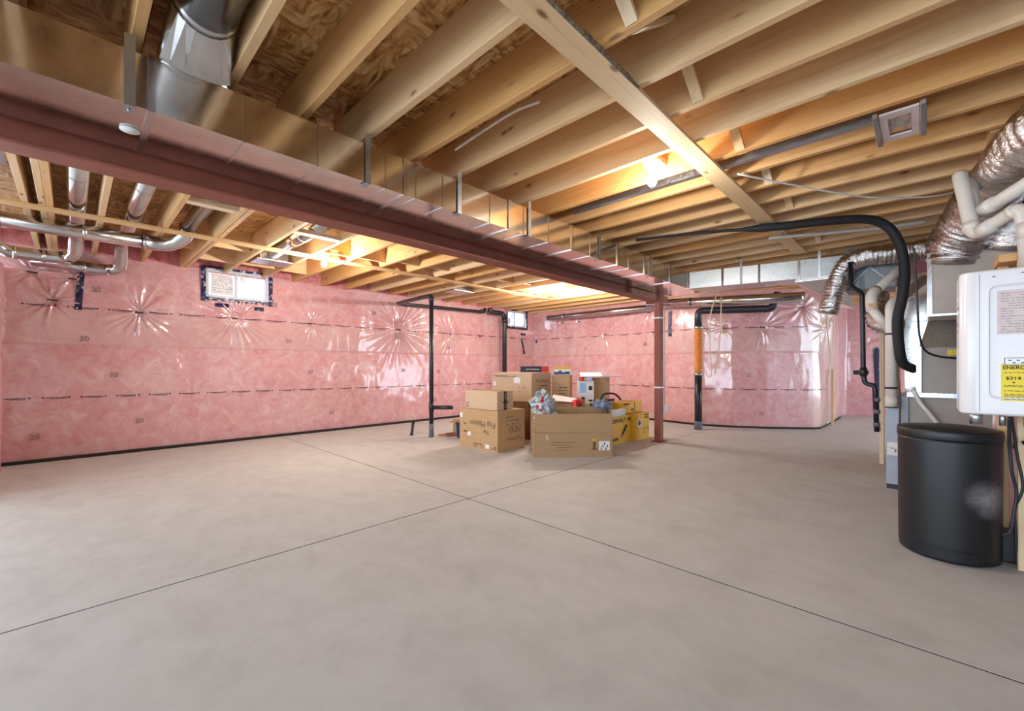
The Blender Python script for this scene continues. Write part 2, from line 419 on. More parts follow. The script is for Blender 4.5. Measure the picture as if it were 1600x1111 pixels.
while x < 7.6:
    WL.stamp(wl, ux(x), 1.725, .24); x += .34
for x, z in ((.35, .95), (2.62, .97), (4.3, .98), (.58, .38), (2.95, .30), (5.0, .40), (-.28, .28), (.1, 1.37), (2.3, 1.44), (5.35, 1.43), (.2, 1.95), (2.1, 1.97), (5.1, .95), (3.7, 1.99)): WL.mark(wl, ux(x), z)
# navy tape strips
WL.patch('sheathing_tape', ux(.02), ux(.08), 1.70, 2.26, 'tape', wl, .007, 12, .03)
WL.patch('sheathing_tape', ux(7.62), ux(7.69), 1.36, 1.72, 'tape', wl, .007, 8, -.12)
WL.patch('sheathing_tape', ux(7.5), ux(7.68), 1.80, 1.86, 'tape', wl, .007, 3)
WL.patch('sheathing_tape', ux(1.36), ux(1.52), 1.87, 1.92, 'tape', wl, .008, 3)
WL.patch('sheathing_tape', ux(1.83), ux(1.96), 1.86, 1.91, 'tape', wl, .008, 3)
# back wall
BP = [(8.04, 7.0), (8.10, 5.6), (8.10, 4.5), (7.97, 3.9), (7.88, 3.5), (7.80, 2.9), (7.95, 2.4), (8.2, 1.95), (8.55, 1.5), (8.68, 1.36), (8.80, 1.29), (9.5, 1.28), (10.4, 1.27), (11.05, 1.27)]
stB = [(2.0, 1.75, .30, 24, .026, 1), (.85, 2.1, .2, 16, .022, 2), (1.3, 2.08, .2, 15, .022, 4), (3.2, 1.73, .26, 20, .024, 3), (4.55, 1.72, .18, 14, .016, 5), (5.12, 1.72, .28, 18, .028, 6), (5.12, 2.05, .2, 12, .018, 7), (6.25, 1.70, .26, 14, .030, 8), (5.75, 2.05, .3, 9, .026, 9), (3.1, 2.12, .22, 15, .022, 2),
       (6.75, 1.9, .4, 9, .06, 4)]
WB = Wall(BP, stB, 4)
wbk = struct(WB.build('wall_back', .02, 2.37, .02, .02), 'pink insulated far wall under clear plastic, behind the red post', 'wall')
for u, z, *_ in stB[:-1]: WB.clip(wbk, u, z)
x = .25
while x < 6.5:
    WB.stamp(wbk, x, .66, .22); x += .31
x = .3
while x < 6.4:
    WB.stamp(wbk, x, 1.72, .22); x += .36
for x, z in ((5.1, .25), (6.3, .25), (4.9, .9), (6.4, 1.5), (3.0, 1.5), (1.5, 1.45)): WB.mark(wbk, x, z)
WB.patch('sheathing_tape', 3.55, 3.62, 1.62, 2.10, 'tape', wbk, .008, 8)
WB.patch('sheathing_tape', .05, .11, 1.64, 1.72, 'tape', wbk, .008, 3)
# far recess wall
WF = Wall([(11.05, 1.30), (11.7, 1.25), (11.8, .7), (11.9, -.4), (12.0, -1.6)], [(1.1, 1.6, .3, 9, .03, 2)], 9)
wf = struct(WF.build('wall_far_recess', -.01, 2.6, .04, .04), 'pink insulated wall at the end of the recess beside the furnace', 'wall')
WF.patch('sheathing_tape', 1.18, 1.30, .05, 1.45, 'tape', wf, .012, 10, -.06)
WF.patch('sheathing_tape', 1.18, 1.28, 1.75, 2.3, 'tape', wf, .012, 6)
# curled plastic where the left side wall starts
WS = Wall([(-.68, 5.3), (-.64, 5.9), (-.55, 6.35), (-.485, 6.6), (-.50, 6.8), (-.60, 6.98)], [(1.3, 1.6, .3, 8, .03, 3)], 6)
struct(WS.build('wall_side', .0, 2.08, .03, .03), 'plastic covered insulated return wall at the left edge', 'wall')
struct(box('wall_light_block', (-4.7, 7.2), (-3.3, -3.2), (0, 2.6), 'concrete'), 'unseen concrete wall added behind the viewer to block daylight', 'wall')  # out of view, added to keep daylight off the beam web and bounce light
# dark sill strips and rim insulation
struct(box('trim_1', (X0, 8.0), (6.955, 7.0), (0, .035), 'dark'), 'dark sill strip under the left wall plastic', 'trim')
V = []; F = []
for i, p in enumerate(BP):
    V += [(p[0]-.03, p[1]-.03, 0), (p[0]-.03, p[1]-.03, .035)]
    if i: F.append((2*i-2, 2*i-1, 2*i+1, 2*i))
struct(mobj('trim_2', V, F, 'dark'), 'dark sill strip under the back wall plastic', 'trim')
struct(box('trim_3', (X0-.1, 8.3), (7.0, 7.06), (2.34, 2.62), 'pink'), 'pink fibre stuffed between joist ends above the left wall', 'insulation')
struct(box('trim_5', (8.9, 11.2), (1.33, 1.37), (2.2, 2.62), 'pink'), 'pink fibre strip added above the recess side wall against sky leaks', 'insulation')  # added to stop sky light leaking in above this wall
struct(box('trim_4', (8.9, 8.96), (1.3, 7.05), (2.2, 2.62), 'pink'), 'pink fibre along the rim above the back wall', 'insulation')

# ================================================================== ceiling: OSB, joists, blocking
ce = struct(box('ceiling', (-4.64, 12.6), (-5.04, 7.1), (ZO+.02, ZO+.06), 'dark'), 'underside of the floor above: strand board on timber joists', 'ceiling')
me = None
for i in range(14):
    for j in range(5):
        if me is None:
            o = box('strand_board_panel', (0, 1.217), (0, 2.437), (0, .018), 'osb', ce); me = o.data
        else:
            o = bpy.data.objects.new('strand_board_panel', me); finish(o, ce)
        o.location = (-4.64+1.22*i, -5.04+2.44*j, ZO)
me = None
jn = 0
x = .843-.331*15
NEARX = []
while x < 11.6: NEARX.append(x); x += .331
for x in NEARX:
    if me is None:
        o = box('joist', (-.0195, .0195), (-5.0, 2.70), (ZJ, ZO), 'woodY', ce, .0025, 1); me = o.data
        me0 = me
    else:
        o = bpy.data.objects.new('joist', me); finish(o, ce)
    o.location = (x, 0, 0)
FARX = [-3.2, -2.78, -2.36, -1.94, -1.52, -1.1, -.68, -.26, -.165, -.125, .18, .61, 1.0, 1.045, 1.48, 1.96, 2.37, 2.81, 3.22, 3.67, 4.05, 4.42, 4.92, 5.28, 5.74, 6.15, 6.57, 6.98, 7.40, 7.8, 8.2]
me = None
for x in FARX:
    if me is None:
        o = box('joist', (-.0195, .0195), (2.72, 7.02), (ZJ, ZO), 'woodY', ce, .0025, 1); me = o.data
    else:
        o = bpy.data.objects.new('joist', me); finish(o, ce)
    o.location = (x, 0, 0)
# solid blocking between the far joists
for a, b, y in ((1.065, 1.46, 5.62), (1.50, 1.94, 6.35), (1.065, 1.46, 6.4), (1.98, 2.35, 5.0), (2.39, 2.79, 4.95), (2.83, 3.2, 4.8), (3.24, 3.65, 4.75), (3.69, 4.03, 4.7), (1.98, 2.35, 6.4), (.63, .98, 5.9), (4.44, 4.9, 4.7), (4.94, 5.26, 4.6), (5.76, 6.13, 4.7)):
    box('blocking', (a, b), (y, y+.038), (ZJ+.03, ZO), 'woodX', ce)
for a, b, y in ((.63, .98, 4.15), (1.5, 1.94, 4.35)):
    box('blocking', (a, b), (y, y+.09), (ZJ+.005, ZJ+.043), 'paleX', ce)
# header that the joists over the furnace frame into
box('header', (3.55, 6.6), (-.30, -.262), (ZJ-.0, ZO), 'woodX', ce); box('header', (3.55, 6.6), (-.345, -.305), (ZJ-.0, ZO), 'woodX', ce)
# cross bridging beside the strapping
def strut(a, b, w_=.05, t=.02, mat='paleX', parent=ce, name='bridging'):
    a, b = Vector(a), Vector(b); d = (b-a).normalized(); s_ = Vector((0, 1, 0)); n = d.cross(s_).normalized()
    q = [a-s_*w_/2-n*t/2, a+s_*w_/2-n*t/2, a+s_*w_/2+n*t/2, a-s_*w_/2+n*t/2]; e = b-a
    return hexa(name, q+[p+e for p in q], mat, parent)
for i, x in enumerate(NEARX):
    if .7 < x < 6.0:
        if i % 2: strut((x+.02, .80, ZJ+.01), (x+.311, .80, ZO-.02))
        else: strut((x+.02, .80, ZO-.02), (x+.311, .80, ZJ+.01))
# short staples wires left on the joists
# strapping boards nailed under the joists
sb_ = tag(box('strapping_board', (-1.8, 5.75), (.95, 1.07), (ZJ-.020, ZJ), 'paleX', None, .002, 1), 'long pale strapping board nailed across joists, ceiling bulb beside it', 'board')
V = []; F = []
for i in range(41):
    x = .9+.95*i/40; e = .022*(.4+abs(noise.noise(Vector((x*9, 1, 0)))))*min(1, i/6, (40-i)/8)
    V += [(x, .951, ZJ-.0205), (x, .951-e, ZJ-.012), (x, .951-e*.8, ZJ-.001), (x, .951, ZJ)]
    if i:
        for q in range(3): F.append((4*i-4+q, 4*i-3+q, 4*i+1+q, 4*i+q))
mobj('bark_edge', V, F, 'bark', sb_)
tag(box('strapping_board', (-1.2, 6.4), (5.10, 5.22), (ZJ-.020, ZJ), 'paleX', None, .002, 1), 'pale strapping board running under joists near the window wall', 'board')

# ================================================================== windows
def window(name, label, x0, x1, z0, z1, split, stickers):
    y = 7.0
    wn = thing(name, label, 'window', ((x0+x1)/2, y, z0)); wn['kind'] = 'structure'
    t = .05
    fr = box('window_frame', (x0, x1), (y-.02, y+.06), (z0, z0+t), 'vinyl', wn, .004, 1)
    box('window_frame', (x0, x1), (y-.02, y+.06), (z1-t, z1), 'vinyl', wn, .004, 1)
    box('window_frame', (x0, x0+t), (y-.02, y+.06), (z0+t, z1-t), 'vinyl', wn, .004, 1)
    box('window_frame', (x1-t, x1), (y-.02, y+.06), (z0+t, z1-t), 'vinyl', wn, .004, 1)
    box('mullion', (split-.018, split+.018), (y-.012, y+.05), (z0+t, z1-t), 'vinyl', wn, .004, 1)
    for a, b in ((x0+t, split-.018), (split+.018, x1-t)):
        p = box('pane', (a, b), (y+.02, y+.024), (z0+t, z1-t), 'glass', wn)
    for a, b, c_, d_ in stickers:
        sk = quad('pane_sticker', ((a+b)/2, y+.016, (c_+d_)/2), (1, 0, 0), (0, 0, 1), b-a, d_-c_, 'paper', wn)
        rows = []
        z = d_-.03
        while z > c_+.02:
            xx = a+.02
            while xx < b-.03:
                w_ = random.uniform(.01, .05)
                if random.random() < .7: rows.append(((xx+w_/2, y+.0135, z), (1, 0, 0), (0, 0, 1), w_, .006))
                xx += w_+.01
            z -= .022
        plates('sticker_print', rows, 'inkgrey', sk)
    # crumpled navy tape round the opening
    for a, b, c_, d_ in ((x0-.035, x1+.035, z0-.035, z0+.012), (x0-.04, x0+.012, z0-.05, z1), (x1-.012, x1+.04, z0-.05, z1), (x0-.03, x1+.03, z1-.012, z1+.018)):
        V = []; F = []; n = 26
        for i in range(n+1):
            for j in range(4):
                px = a+(b-a)*((i/n) if b-a > d_-c_ else j/3); pz = c_+(d_-c_)*((j/3) if b-a > d_-c_ else i/n)
                V.append((px, y-.045-.018*noise.noise(Vector((px*23, pz*23, 2))), pz+.008*noise.noise(Vector((px*17, 5, pz*9)))))
        for i in range(n):
            for j in range(3): q = i*4+j; F.append((q, q+1, q+5, q+4))
        mobj('window_tape', V, F, 'tape', wn, True)
    # reveal and the bright window well outside
    box('reveal', (x0-.01, x1+.01), (y+.06, y+.3), (z0-.03, z0), 'concrete', wn)
    box('window_well', (x0-.25, x1+.25), (7.75, 7.8), (1.5, 3.2), 'paper', wn)
    return wn
window('window_1', 'wide two-pane basement window with paper stickers, taped in navy', 1.245, 2.035, 1.985, 2.40, 1.62, ((1.32, 1.585, 2.05, 2.34), (1.66, 1.74, 2.25, 2.34)))
window('window_2', 'small far basement window next to the black vertical pipe', 7.03, 7.69, 1.975, 2.375, 7.30, ((7.10, 7.2, 2.05, 2.2), (7.22, 7.26, 2.2, 2.3)))
# ================================================================== beam and post
bt = thing('steel_beam', 'long red oxide steel beam under the joists beside the duct', 'beam', (2, 2.73, 1.96))
box('bottom_flange', (-2.0, 5.66), (2.66, 2.80), (1.96, 1.972), 'steel', bt); box('top_flange', (-2.0, 5.66), (2.66, 2.80), (2.298, 2.31), 'steel', bt)
box('web', (-2.0, 5.66), (2.724, 2.736), (1.972, 2.298), 'steel', bt)
box('timber_plate', (-2.0, 5.66), (2.66, 2.80), (2.312, 2.349), 'woodX', bt)
box('end_packer', (4.95, 5.66), (2.672, 2.722), (1.975, 2.055), 'steelbrown', bt); box('end_packer', (5.79, 5.93), (2.64, 2.72), (1.96, 2.05), 'steelbrown', bt)
ps = thing('steel_post', 'red oxide square steel post standing beside the yellow boxes', 'post', (5.725, 2.68, 0))
box('shaft', (5.675, 5.775), (2.635, 2.725), (.012, 2.25), 'steel', ps, .006, 2); box('base_plate', (5.64, 5.81), (2.60, 2.76), (0, .012), 'steel', ps)
for z in (.75, 1.72): box('band', (5.672, 5.778), (2.632, 2.728), (z, z+.022), 'paper', ps)
tube('cable', [(5.79, 2.625, 1.9), (5.79, 2.625, .52)], .006, 'wire', ps, 6)
box('outlet_box', (5.78, 5.84), (2.59, 2.63), (.40, .52), 'white', ps, .006)

# ================================================================== rectangular trunk duct
dt = thing('trunk_duct', 'long rectangular galvanised trunk duct hung beside the red beam', 'duct', (2, 2.43, 2.06))
yn, yf, zb, zt = 2.20, 2.655, 2.062, 2.272
cuts = [-2.0, -.62, .22, 1.365, 2.24, 3.02, 3.78, 4.35, 5.0, 5.56]
for a, b in zip(cuts, cuts[1:]):
    d = .0015*random.uniform(0, 1)
    box('duct_section', (a+.002, b-.002), (yn+d, yf), (zb+d, zt), 'galv', dt)
for c_ in cuts[1:-1]:
    box('seam_cleat', (c_-.012, c_+.012), (yn-.008, yf+.002), (zb-.006, zt+.006), 'galv2', dt)
for c_ in (-.2, .54, .864, 1.24, 1.44, 1.64, 2.05, 2.40, 2.7, 3.3, 4.0):
    box('stiffening_rib', (c_-.004, c_+.004), (yn-.003, yf), (zb-.003, zt+.002), 'galv2', dt)
for x in (.155, 1.13, 1.77, 2.46, 3.45, 4.5):
    st = box('hanger_strap', (x-.016, x+.016), (yn-.0095, yn-.0075), (zb-.008, zt+.055), 'zinc', dt)
    box('hanger_strap', (x-.016, x+.016), (yn-.0095, yn+.06), (zb-.0085, zb-.0065), 'zinc', dt)
    lathe('screw', [(.006, 0), (.006, .004), (.002, .006)], (x, yn+.03, zb-.0145), 'zinc', dt, 8)
    # standing ribs on the underside
lathe('round_cap', [(.034, 0), (.034, .004), (.028, .006)], (.172, 2.436, zb-.006), 'paper', dt, 20)
# branch towards the furnace
br = thing('branch_duct', 'galvanised branch duct turning from the trunk towards the furnace', 'duct', (5.7, 1.4, 2.06))
def branch(t): return (5.565+.33*t, 2.2-1.55*t)
n = 4
for i in range(n):
    a, b = branch(i/n), branch((i+1)/n); t0 = .4
    q = [(a[0], a[1]-.002), (b[0], b[1]+.002), (b[0]+t0, b[1]+.002), (a[0]+t0, a[1]-.002)]
    hexa('duct_section', [(p[0], p[1], zb) for p in q]+[(p[0], p[1], zt+.0) for p in q], 'galv3', br)
    q = [(a[0]-.008, a[1]-.012), (a[0]-.008, a[1]+.012), (a[0]+t0, a[1]+.012), (a[0]+t0, a[1]-.012)]
    hexa('seam_cleat', [(p[0], p[1], zb-.006) for p in q]+[(p[0], p[1], zt+.006) for p in q], 'galv2', br)
for t in (.38, .87):
    a = branch(t); box('hanger_strap', (a[0]-.012, a[0]-.009), (a[1]-.012, a[1]+.012), (zb-.005, ZJ+.01), 'zinc', br)
# elbow block joining trunk and branch
box('elbow_box', (5.562, 5.96), (2.205, 2.655), (zb, zt), 'galv', br)
# round take-off on the trunk
tk = thing('takeoff_pipe', 'wide round metal take-off rising from the trunk duct into a joist bay', 'duct', (.36, 2.1, 2.27))
tube('pipe', [(.365, 2.02, 2.455), (.365, 1.6, 2.455), (.365, -.9, 2.455)], .105, 'galv2', tk, 28)
V = []; F = []; n = 20
for i in range(n):
    a = 2*PI*i/n; V.append((.365+.105*math.cos(a), 2.02, 2.455+.105*math.sin(a)))
for i in range(n):
    a = 2*PI*i/n; c_, s_ = math.cos(a), math.sin(a); k_ = 1/max(abs(c_), abs(s_)); V.append((.365+.125*c_*k_, 2.235+.03*s_*k_, 2.30+.035*(1 if s_ > 0 else s_)))
F = [(i, (i+1) % n, n+(i+1) % n, n+i) for i in range(n)]
mobj('boot', V, F, 'galv2', tk)
tube('collar', [(.365, 2.03, 2.455), (.365, 1.99, 2.455)], .109, 'galv2', tk, 28)

# ================================================================== round pipes over the window wall
def ring(parent, p, d, r, mat='galv2'):
    p, d = Vector(p), Vector(d).normalized(); tube('joint_ring', [p-d*.012, p+d*.012], r, mat, parent, 20)
rm = thing('round_duct', 'main round metal duct running under the joists, ending in a segmented elbow', 'duct', (0, 5.45, 2.27))
tube('pipe', [(-.75, 5.45, 2.265), (.50, 5.45, 2.265)], .066, 'galv2', rm, 24)
tube('elbow', [(.50, 5.45, 2.265), (.57, 5.45, 2.265), (.66, 5.425, 2.27), (.73, 5.38, 2.30), (.785, 5.31, 2.36), (.80, 5.26, 2.43), (.80, 5.2, 2.435)], .069, 'galv2', rm, 24)
for x in (-.42, .08, .49): ring(rm, (x, 5.45, 2.265), (1, 0, 0), .0695)
tube('branch_pipe', [(.80, 5.22, 2.435), (.80, 2.85, 2.455)], .066, 'galv2', rm, 24)
r2 = thing('round_duct', 'round metal pipe in the joist bay dropping to a left-hand elbow at the wall', 'duct', (.03, 5, 2.4))
tube('pipe', run([(.03, 2.85, 2.455), (.03, 6.35, 2.455), (.03, 6.55, 2.22), (-.12, 6.58, 2.20), (-.50, 6.58, 2.20), (-.62, 6.35, 2.36)], .11, 5), .063, 'galv2', r2, 24)
for p, d in (((.03, 4.4, 2.455), (0, 1, 0)), ((-.2, 6.58, 2.2), (1, 0, 0)), ((-.4, 6.58, 2.2), (1, 0, 0))): ring(r2, p, d, .067)
r3 = thing('round_duct', 'round metal pipe beside it, lower elbow next to the navy tape strip', 'duct', (.4, 5, 2.4))
tube('pipe', run([(.395, 2.85, 2.455), (.395, 6.55, 2.455), (.395, 6.78, 2.18), (.2, 6.80, 2.16), (-.3, 6.80, 2.19)], .11, 5), .063, 'galv2', r3, 24)
for p, d in (((.395, 4.35, 2.455), (0, 1, 0)), ((.1, 6.80, 2.167), (1, 0, 0))): ring(r3, p, d, .067)
r4 = thing('round_duct', 'short round pipe with a ceiling boot above the wide window', 'duct', (1.72, 5, 2.4))
tube('pipe', [(1.72, 4.2, 2.465), (1.72, 5.75, 2.455)], .08, 'galv2', r4, 24); ring(r4, (1.72, 4.75, 2.465), (0, 1, 0), .086, 'wire')
box('boot', (1.57, 1.89), (5.72, 5.98), (2.35, 2.50), 'galv2', r4, .01); box('flange', (1.53, 1.93), (5.70, 6.0), (2.34, 2.352), 'zinc', r4)
r5 = thing('ceiling_boot', 'flat metal register boot between far joists above the black pipe loop', 'duct', (4.7, 5.8, 2.35))
box('boot', (4.50, 4.88), (5.7, 5.95), (2.352, 2.46), 'galv2', r5, .01); box('flange', (4.46, 4.90), (5.67, 5.98), (2.34, 2.352), 'zinc', r5)
r6 = thing('pot_light', 'white recessed light housing in the joist bay at the left edge', 'light fitting', (-.4, 4.1, 2.35))
box('housing', (-.66, -.30), (3.9, 4.2), (2.36, 2.45), 'white', r6, .01); box('flange', (-.66, -.29), (3.86, 4.24), (2.348, 2.36), 'zinc', r6)
# pipe along the back wall
r7 = thing('round_duct', 'thin round duct along the top of the back wall', 'duct', (7.75, 5, 2.19))
tube('pipe', [(7.78, 6.35, 2.19), (7.74, 3.35, 2.19)], .062, 'galv2', r7, 20)
for y in (5.9, 4.6): ring(r7, (7.765, y, 2.19), (0, 1, 0), .066)
r8 = thing('round_duct', 'pale round duct crossing behind the red post to the furnace', 'duct', (7.4, 2.3, 2.11))
tube('pipe', [(7.45, 3.7, 2.21), (7.40, 2.2, 2.12), (7.30, 1.25, 2.05)], .075, 'galv2', r8, 20); ring(r8, (7.41, 2.9, 2.163), (0, 1, -.06), .079)
tag(hexa('metal_offcut', [(5.95, 1.10, 2.045), (5.95, .62, 2.045), (6.75, .62, 1.76), (6.75, .95, 1.84), (5.95, 1.10, 2.06), (5.95, .62, 2.06), (6.75, .62, 1.775), (6.75, .95, 1.855)], 'galv'), 'sloping sheet metal panel under the branch duct end', 'sheet')

# ================================================================== black plumbing
p1 = thing('drain_pipe', 'black drain pipe rising from the floor left of the cartons, with a stub tee', 'pipe', (3.73, 5.29, 0))
tube('riser', [(3.732, 5.289, .18), (3.732, 5.289, 2.06)], .032, 'abs', p1, 16); tube('floor_sleeve', [(3.732, 5.289, 0), (3.732, 5.289, .20)], .036, 'absgrey', p1, 16)
tube('tee_branch', [(3.732, 5.289, .44), (3.86, 4.95, .455)], .030, 'abs', p1, 16); tube('tee_socket', [(3.732, 5.289, .38), (3.732, 5.289, .51)], .038, 'abs', p1, 16)
tube('elbow_run', run([(3.732, 5.289, 2.06), (3.732, 5.289, 2.11), (4.08, 6.82, 2.19), (4.15, 6.86, 2.195), (6.22, 6.86, 2.235), (6.24, 6.86, 2.32)], .035, 4), .031, 'abs', p1, 16)
tube('hub', [(6.10, 6.86, 2.232), (6.2, 6.86, 2.234)], .038, 'abs', p1, 16); tube('hub', [(3.732, 5.289, 2.02), (3.732, 5.289, 2.09)], .037, 'abs', p1, 16)
p2 = thing('vent_pipe', 'black vertical pipe covering the edge of the small far window', 'pipe', (6.65, 6.7, 0))
tube('riser', run([(6.35, 6.82, 2.33), (6.36, 6.82, 2.25), (6.68, 6.76, 2.235), (6.70, 6.72, 2.1), (6.70, 6.72, 0)], .05, 5), .052, 'abs', p2, 18)
tube('hub', [(6.70, 6.72, 2.02), (6.70, 6.72, 2.13)], .062, 'abs', p2, 18)
p3 = thing('pipe_stub', 'short leaning black pipe stub by the window wall', 'pipe', (3.6, 5.75, 0))
tube('stub', [(3.60, 5.62, 0.0), (3.70, 5.72, .20)], .022, 'abs', p3, 12); tube('rim', [(3.69, 5.71, .185), (3.705, 5.725, .21)], .026, 'abs', p3, 12)
p4 = thing('sump_pipe', 'black drain pipe with an orange ribbed coupling in front of the back wall', 'pipe', (7.29, 2.72, 0))
tube('lower_pipe', [(7.29, 2.722, .05), (7.29, 2.722, .93)], .058, 'abs', p4, 18); tube('floor_sleeve', [(7.29, 2.722, 0), (7.29, 2.722, .14)], .064, 'absgrey', p4, 18)
tube('ribbed_coupling', [(7.29, 2.722, .92), (7.29, 2.722, 1.69)], .060, 'orange', p4, 18, ripple=lambda L, a: .006*math.sin(L*2*PI/.034), step=.006)
tube('upper_pipe', run([(7.29, 2.722, 1.69), (7.29, 2.722, 1.985), (7.60, 1.70, 1.955), (7.64, 1.64, 2.2)], .08, 6), .058, 'abs', p4, 18)
for z in (.90, 1.68): tube('clamp', [(7.29, 2.722, z), (7.29, 2.722, z+.05)], .066, 'zinc', p4, 18)
tag(tube('hanging_cord', [(7.13, 2.30, 2.355), (6.95, 2.40, 1.9), (6.95, 2.42, 1.4), (6.97, 2.40, .95), (6.99, 2.47, .9)], .009, 'rope', None, 6, 6), 'cream cord hanging beside the orange coupling', 'cord')
tag(tube('hanging_cord', [(7.13, 2.31, 2.355), (7.0, 2.27, 1.8), (7.02, 2.31, 1.3), (7.0, 2.36, .94)], .009, 'rope', None, 6, 6), 'second cream cord strand nearer the back wall bulge', 'cord')

# ================================================================== light fittings
def bulb(label, x, y, power, drop=0.0):
    t = thing('ceiling_bulb', label, 'light bulb', (x, y, ZJ), 'bare ceiling bulbs')
    z = ZJ+.05+drop
    lathe('lampholder', [(.030, -.045), (.036, -.03), (.058, -.012), (.062, .0), (.062, .012)], (x, y, z), 'porcelain', t, 24)
    lathe('bulb', [(.004, -.155), (.018, -.150), (.028, -.136), (.033, -.115), (.031, -.095), (.022, -.072), (.016, -.05)], (x, y, z), 'bulb', t, 20)
    ld = bpy.data.lights.new('bulb_light', 'POINT'); ld.energy = power; ld.color = (1, .95, .88); ld.shadow_soft_size = .035
    lo = bpy.data.objects.new('bulb_light', ld); COL.objects.link(lo); lo.location = (x, y, z-.20); lo.parent = t; lo.matrix_parent_inverse = Matrix.Translation(-Vector(t.location))
    return t
bulb('bare lit bulb in a white lampholder beside the long strapping board', 2.68, 1.30, BULB_W*.8)
bulb('bare lit bulb on the strapping right of the wide window', 2.04, 5.02, BULB_W*2.4, -.04)
bulb('bare lit bulb in the far corner, left of a pair', 5.55, 4.72, BULB_W*2.0)
bulb('bare lit bulb in the far corner, right of a pair', 5.90, 4.44, BULB_W*1.8)
for x, y in ((2.68, 1.30), (2.04, 5.02), (5.55, 4.72), (5.9, 4.44)):
    box('mounting_block', (x-.05, x+.15), (y-.045, y+.045), (ZJ+.062, ZJ+.10), 'paleX', ce)
# pot light with foil liner held between joists
pl = thing('pot_light', 'square recessed light with crinkled foil between two joists by the flexible duct', 'light fitting', (3.07, .1, 2.34))
for y in (.005, .185): box('mounting_bar', (2.87, 3.27), (y-.012, y+.012), (2.325, 2.35), 'zinc', pl, .003, 1)
for xa, xb, ya, yb in ((2.89, 3.25, .02, .05), (2.89, 3.25, .14, .17), (2.89, 2.95, .05, .14), (3.19, 3.25, .05, .14)): box('trim_plate', (xa, xb), (ya, yb), (2.335, 2.345), 'grille', pl)
V = []; F = []; n = 14
for i in range(n+1):
    for j in range(n+1):
        x_, y_ = 2.93+.28*i/n, .025+.14*j/n; V.append((x_, y_, 2.347+.03*abs(noise.noise(Vector((x_*40, y_*40, 1))))))
for i in range(n):
    for j in range(n): q = i*(n+1)+j; F.append((q, q+1, q+n+2, q+n+1))
mobj('foil_liner', V, F, 'foil', pl)
tag(box('galvanised_channel', (2.955, 3.0), (.19, 2.15), (2.352, 2.395), 'zinc'), 'grey metal channel running from the square light along the joist', 'channel')

# ================================================================== cables and hoses at the ceiling
tag(tube('insulated_hose', [(3.97, 2.10, 2.33), (4.12, 1.62, 2.325), (4.25, 1.2, 2.30), (4.34, .90, 2.285), (4.58, .42, 2.29), (4.70, .24, 2.23), (4.73, .15, 2.06), (4.75, .12, 1.85), (4.74, .13, 1.64), (4.72, .16, 1.43), (4.72, .15, 1.2), (4.78, .13, 1.08), (4.98, .07, 1.03)], lambda t: .014+.022*min(1, max(0, (t-.16)/.05)), 'hose', None, 14, 8), 'thick black foam insulated hose curving down to the furnace', 'hose')
tag(tube('white_cable', [(3.1, .9, 2.34), (3.9, .35, 2.27), (4.3, .0, 2.28), (4.5, -.2, 2.33)], .007, 'wire', None, 6, 8), 'thin white cable sagging below the joists near the flexible duct', 'cable')
tag(tube('white_tube', [(4.75, 1.1, 2.31), (5.1, .35, 2.315), (5.25, .0, 2.33)], .016, 'wire', None, 8, 8), 'white plastic tube strapped under joists above the black hose', 'tube')
tag(tube('white_cable', [(1.66, 2.1, 2.40), (1.68, 1.85, 2.435), (1.665, 1.6, 2.43), (1.67, 1.42, 2.41)], .008, 'wire', None, 6, 8), 'grey cable stapled along a joist side above the trunk duct', 'cable')

# ================================================================== furnace group
fn = thing('furnace', 'grey furnace cabinet behind the black bin with foil taped joint', 'furnace', (5.2, -.1, 0))
box('lower_cabinet', (4.93, 5.6), (-.60, .235), (.03, .80), 'furnace', fn, .006, 1)
box('corner_panel', (4.905, 4.93), (.10, .24), (.04, .80), 'furnaceblue', fn, .003, 1)  # paler, bluer colour stands for the light on this strip
box('base', (4.91, 5.6), (-.60, .238), (0, .035), 'navy', fn)
lb = box('rating_label', (4.9035, 4.9052), (.115, .235), (.29, .40), 'paper', fn)
plates('label_print', [((4.903, .14, .37), (0, 1, 0), UZ, .03, .012), ((4.903, .18, .33), (0, 1, 0), UZ, .012, .03), ((4.903, .20, .35), (0, 1, 0), UZ, .03, .006)], 'inkgrey', lb)
box('upper_cabinet', (4.90, 5.5), (-.60, .035), (.82, 1.21), 'furnace', fn, .006, 1)
box('foil_tape', (4.896, 5.5), (-.60, .11), (.795, .835), 'tapefoil', fn, .002, 1)
box('side_edge', (4.885, 4.90), (.02, .05), (.82, 1.215), 'galv2', fn)
hexa('transition', [(4.90, -.6, 1.21), (5.3, -.6, 1.21), (5.3, .035, 1.21), (4.90, .035, 1.21), (4.98, -.6, 1.428), (5.3, -.6, 1.428), (5.3, -.02, 1.428), (4.98, -.02, 1.428)], 'galv3', fn)
box('maker_sticker', (4.897, 4.8995), (-.30, -.13), (1.14, 1.185), 'sticker', fn)
pn = thing('plenum_box', 'tan grey sheet metal plenum above the furnace under the flexible ducts', 'plenum', (4.8, -.3, 1.43))
box('box', (4.52, 5.2), (-.75, -.02), (1.43, 1.90), 'plenum', pn, .004, 1); box('edge_strip', (4.512, 4.522), (-.04, -.012), (1.43, 1.90), 'galv2', pn); box('edge_strip', (4.512, 4.522), (-.75, -.04), (1.43, 1.445), 'galv2', pn)
rp = thing('return_duct', 'shiny return air duct standing behind the furnace', 'duct', (5.6, .05, .9))
hexa('riser', [(5.97, -.2, .0), (6.3, -.2, .0), (6.3, .13, .0), (5.97, .13, .0), (5.97, -.2, 2.0), (6.3, -.2, 2.0), (6.3, .17, 2.0), (5.97, .17, 2.0)], 'galv', rp)
box('shoulder', (5.97, 6.4), (.21, .64), (1.89, 2.34), 'darksheet', rp)
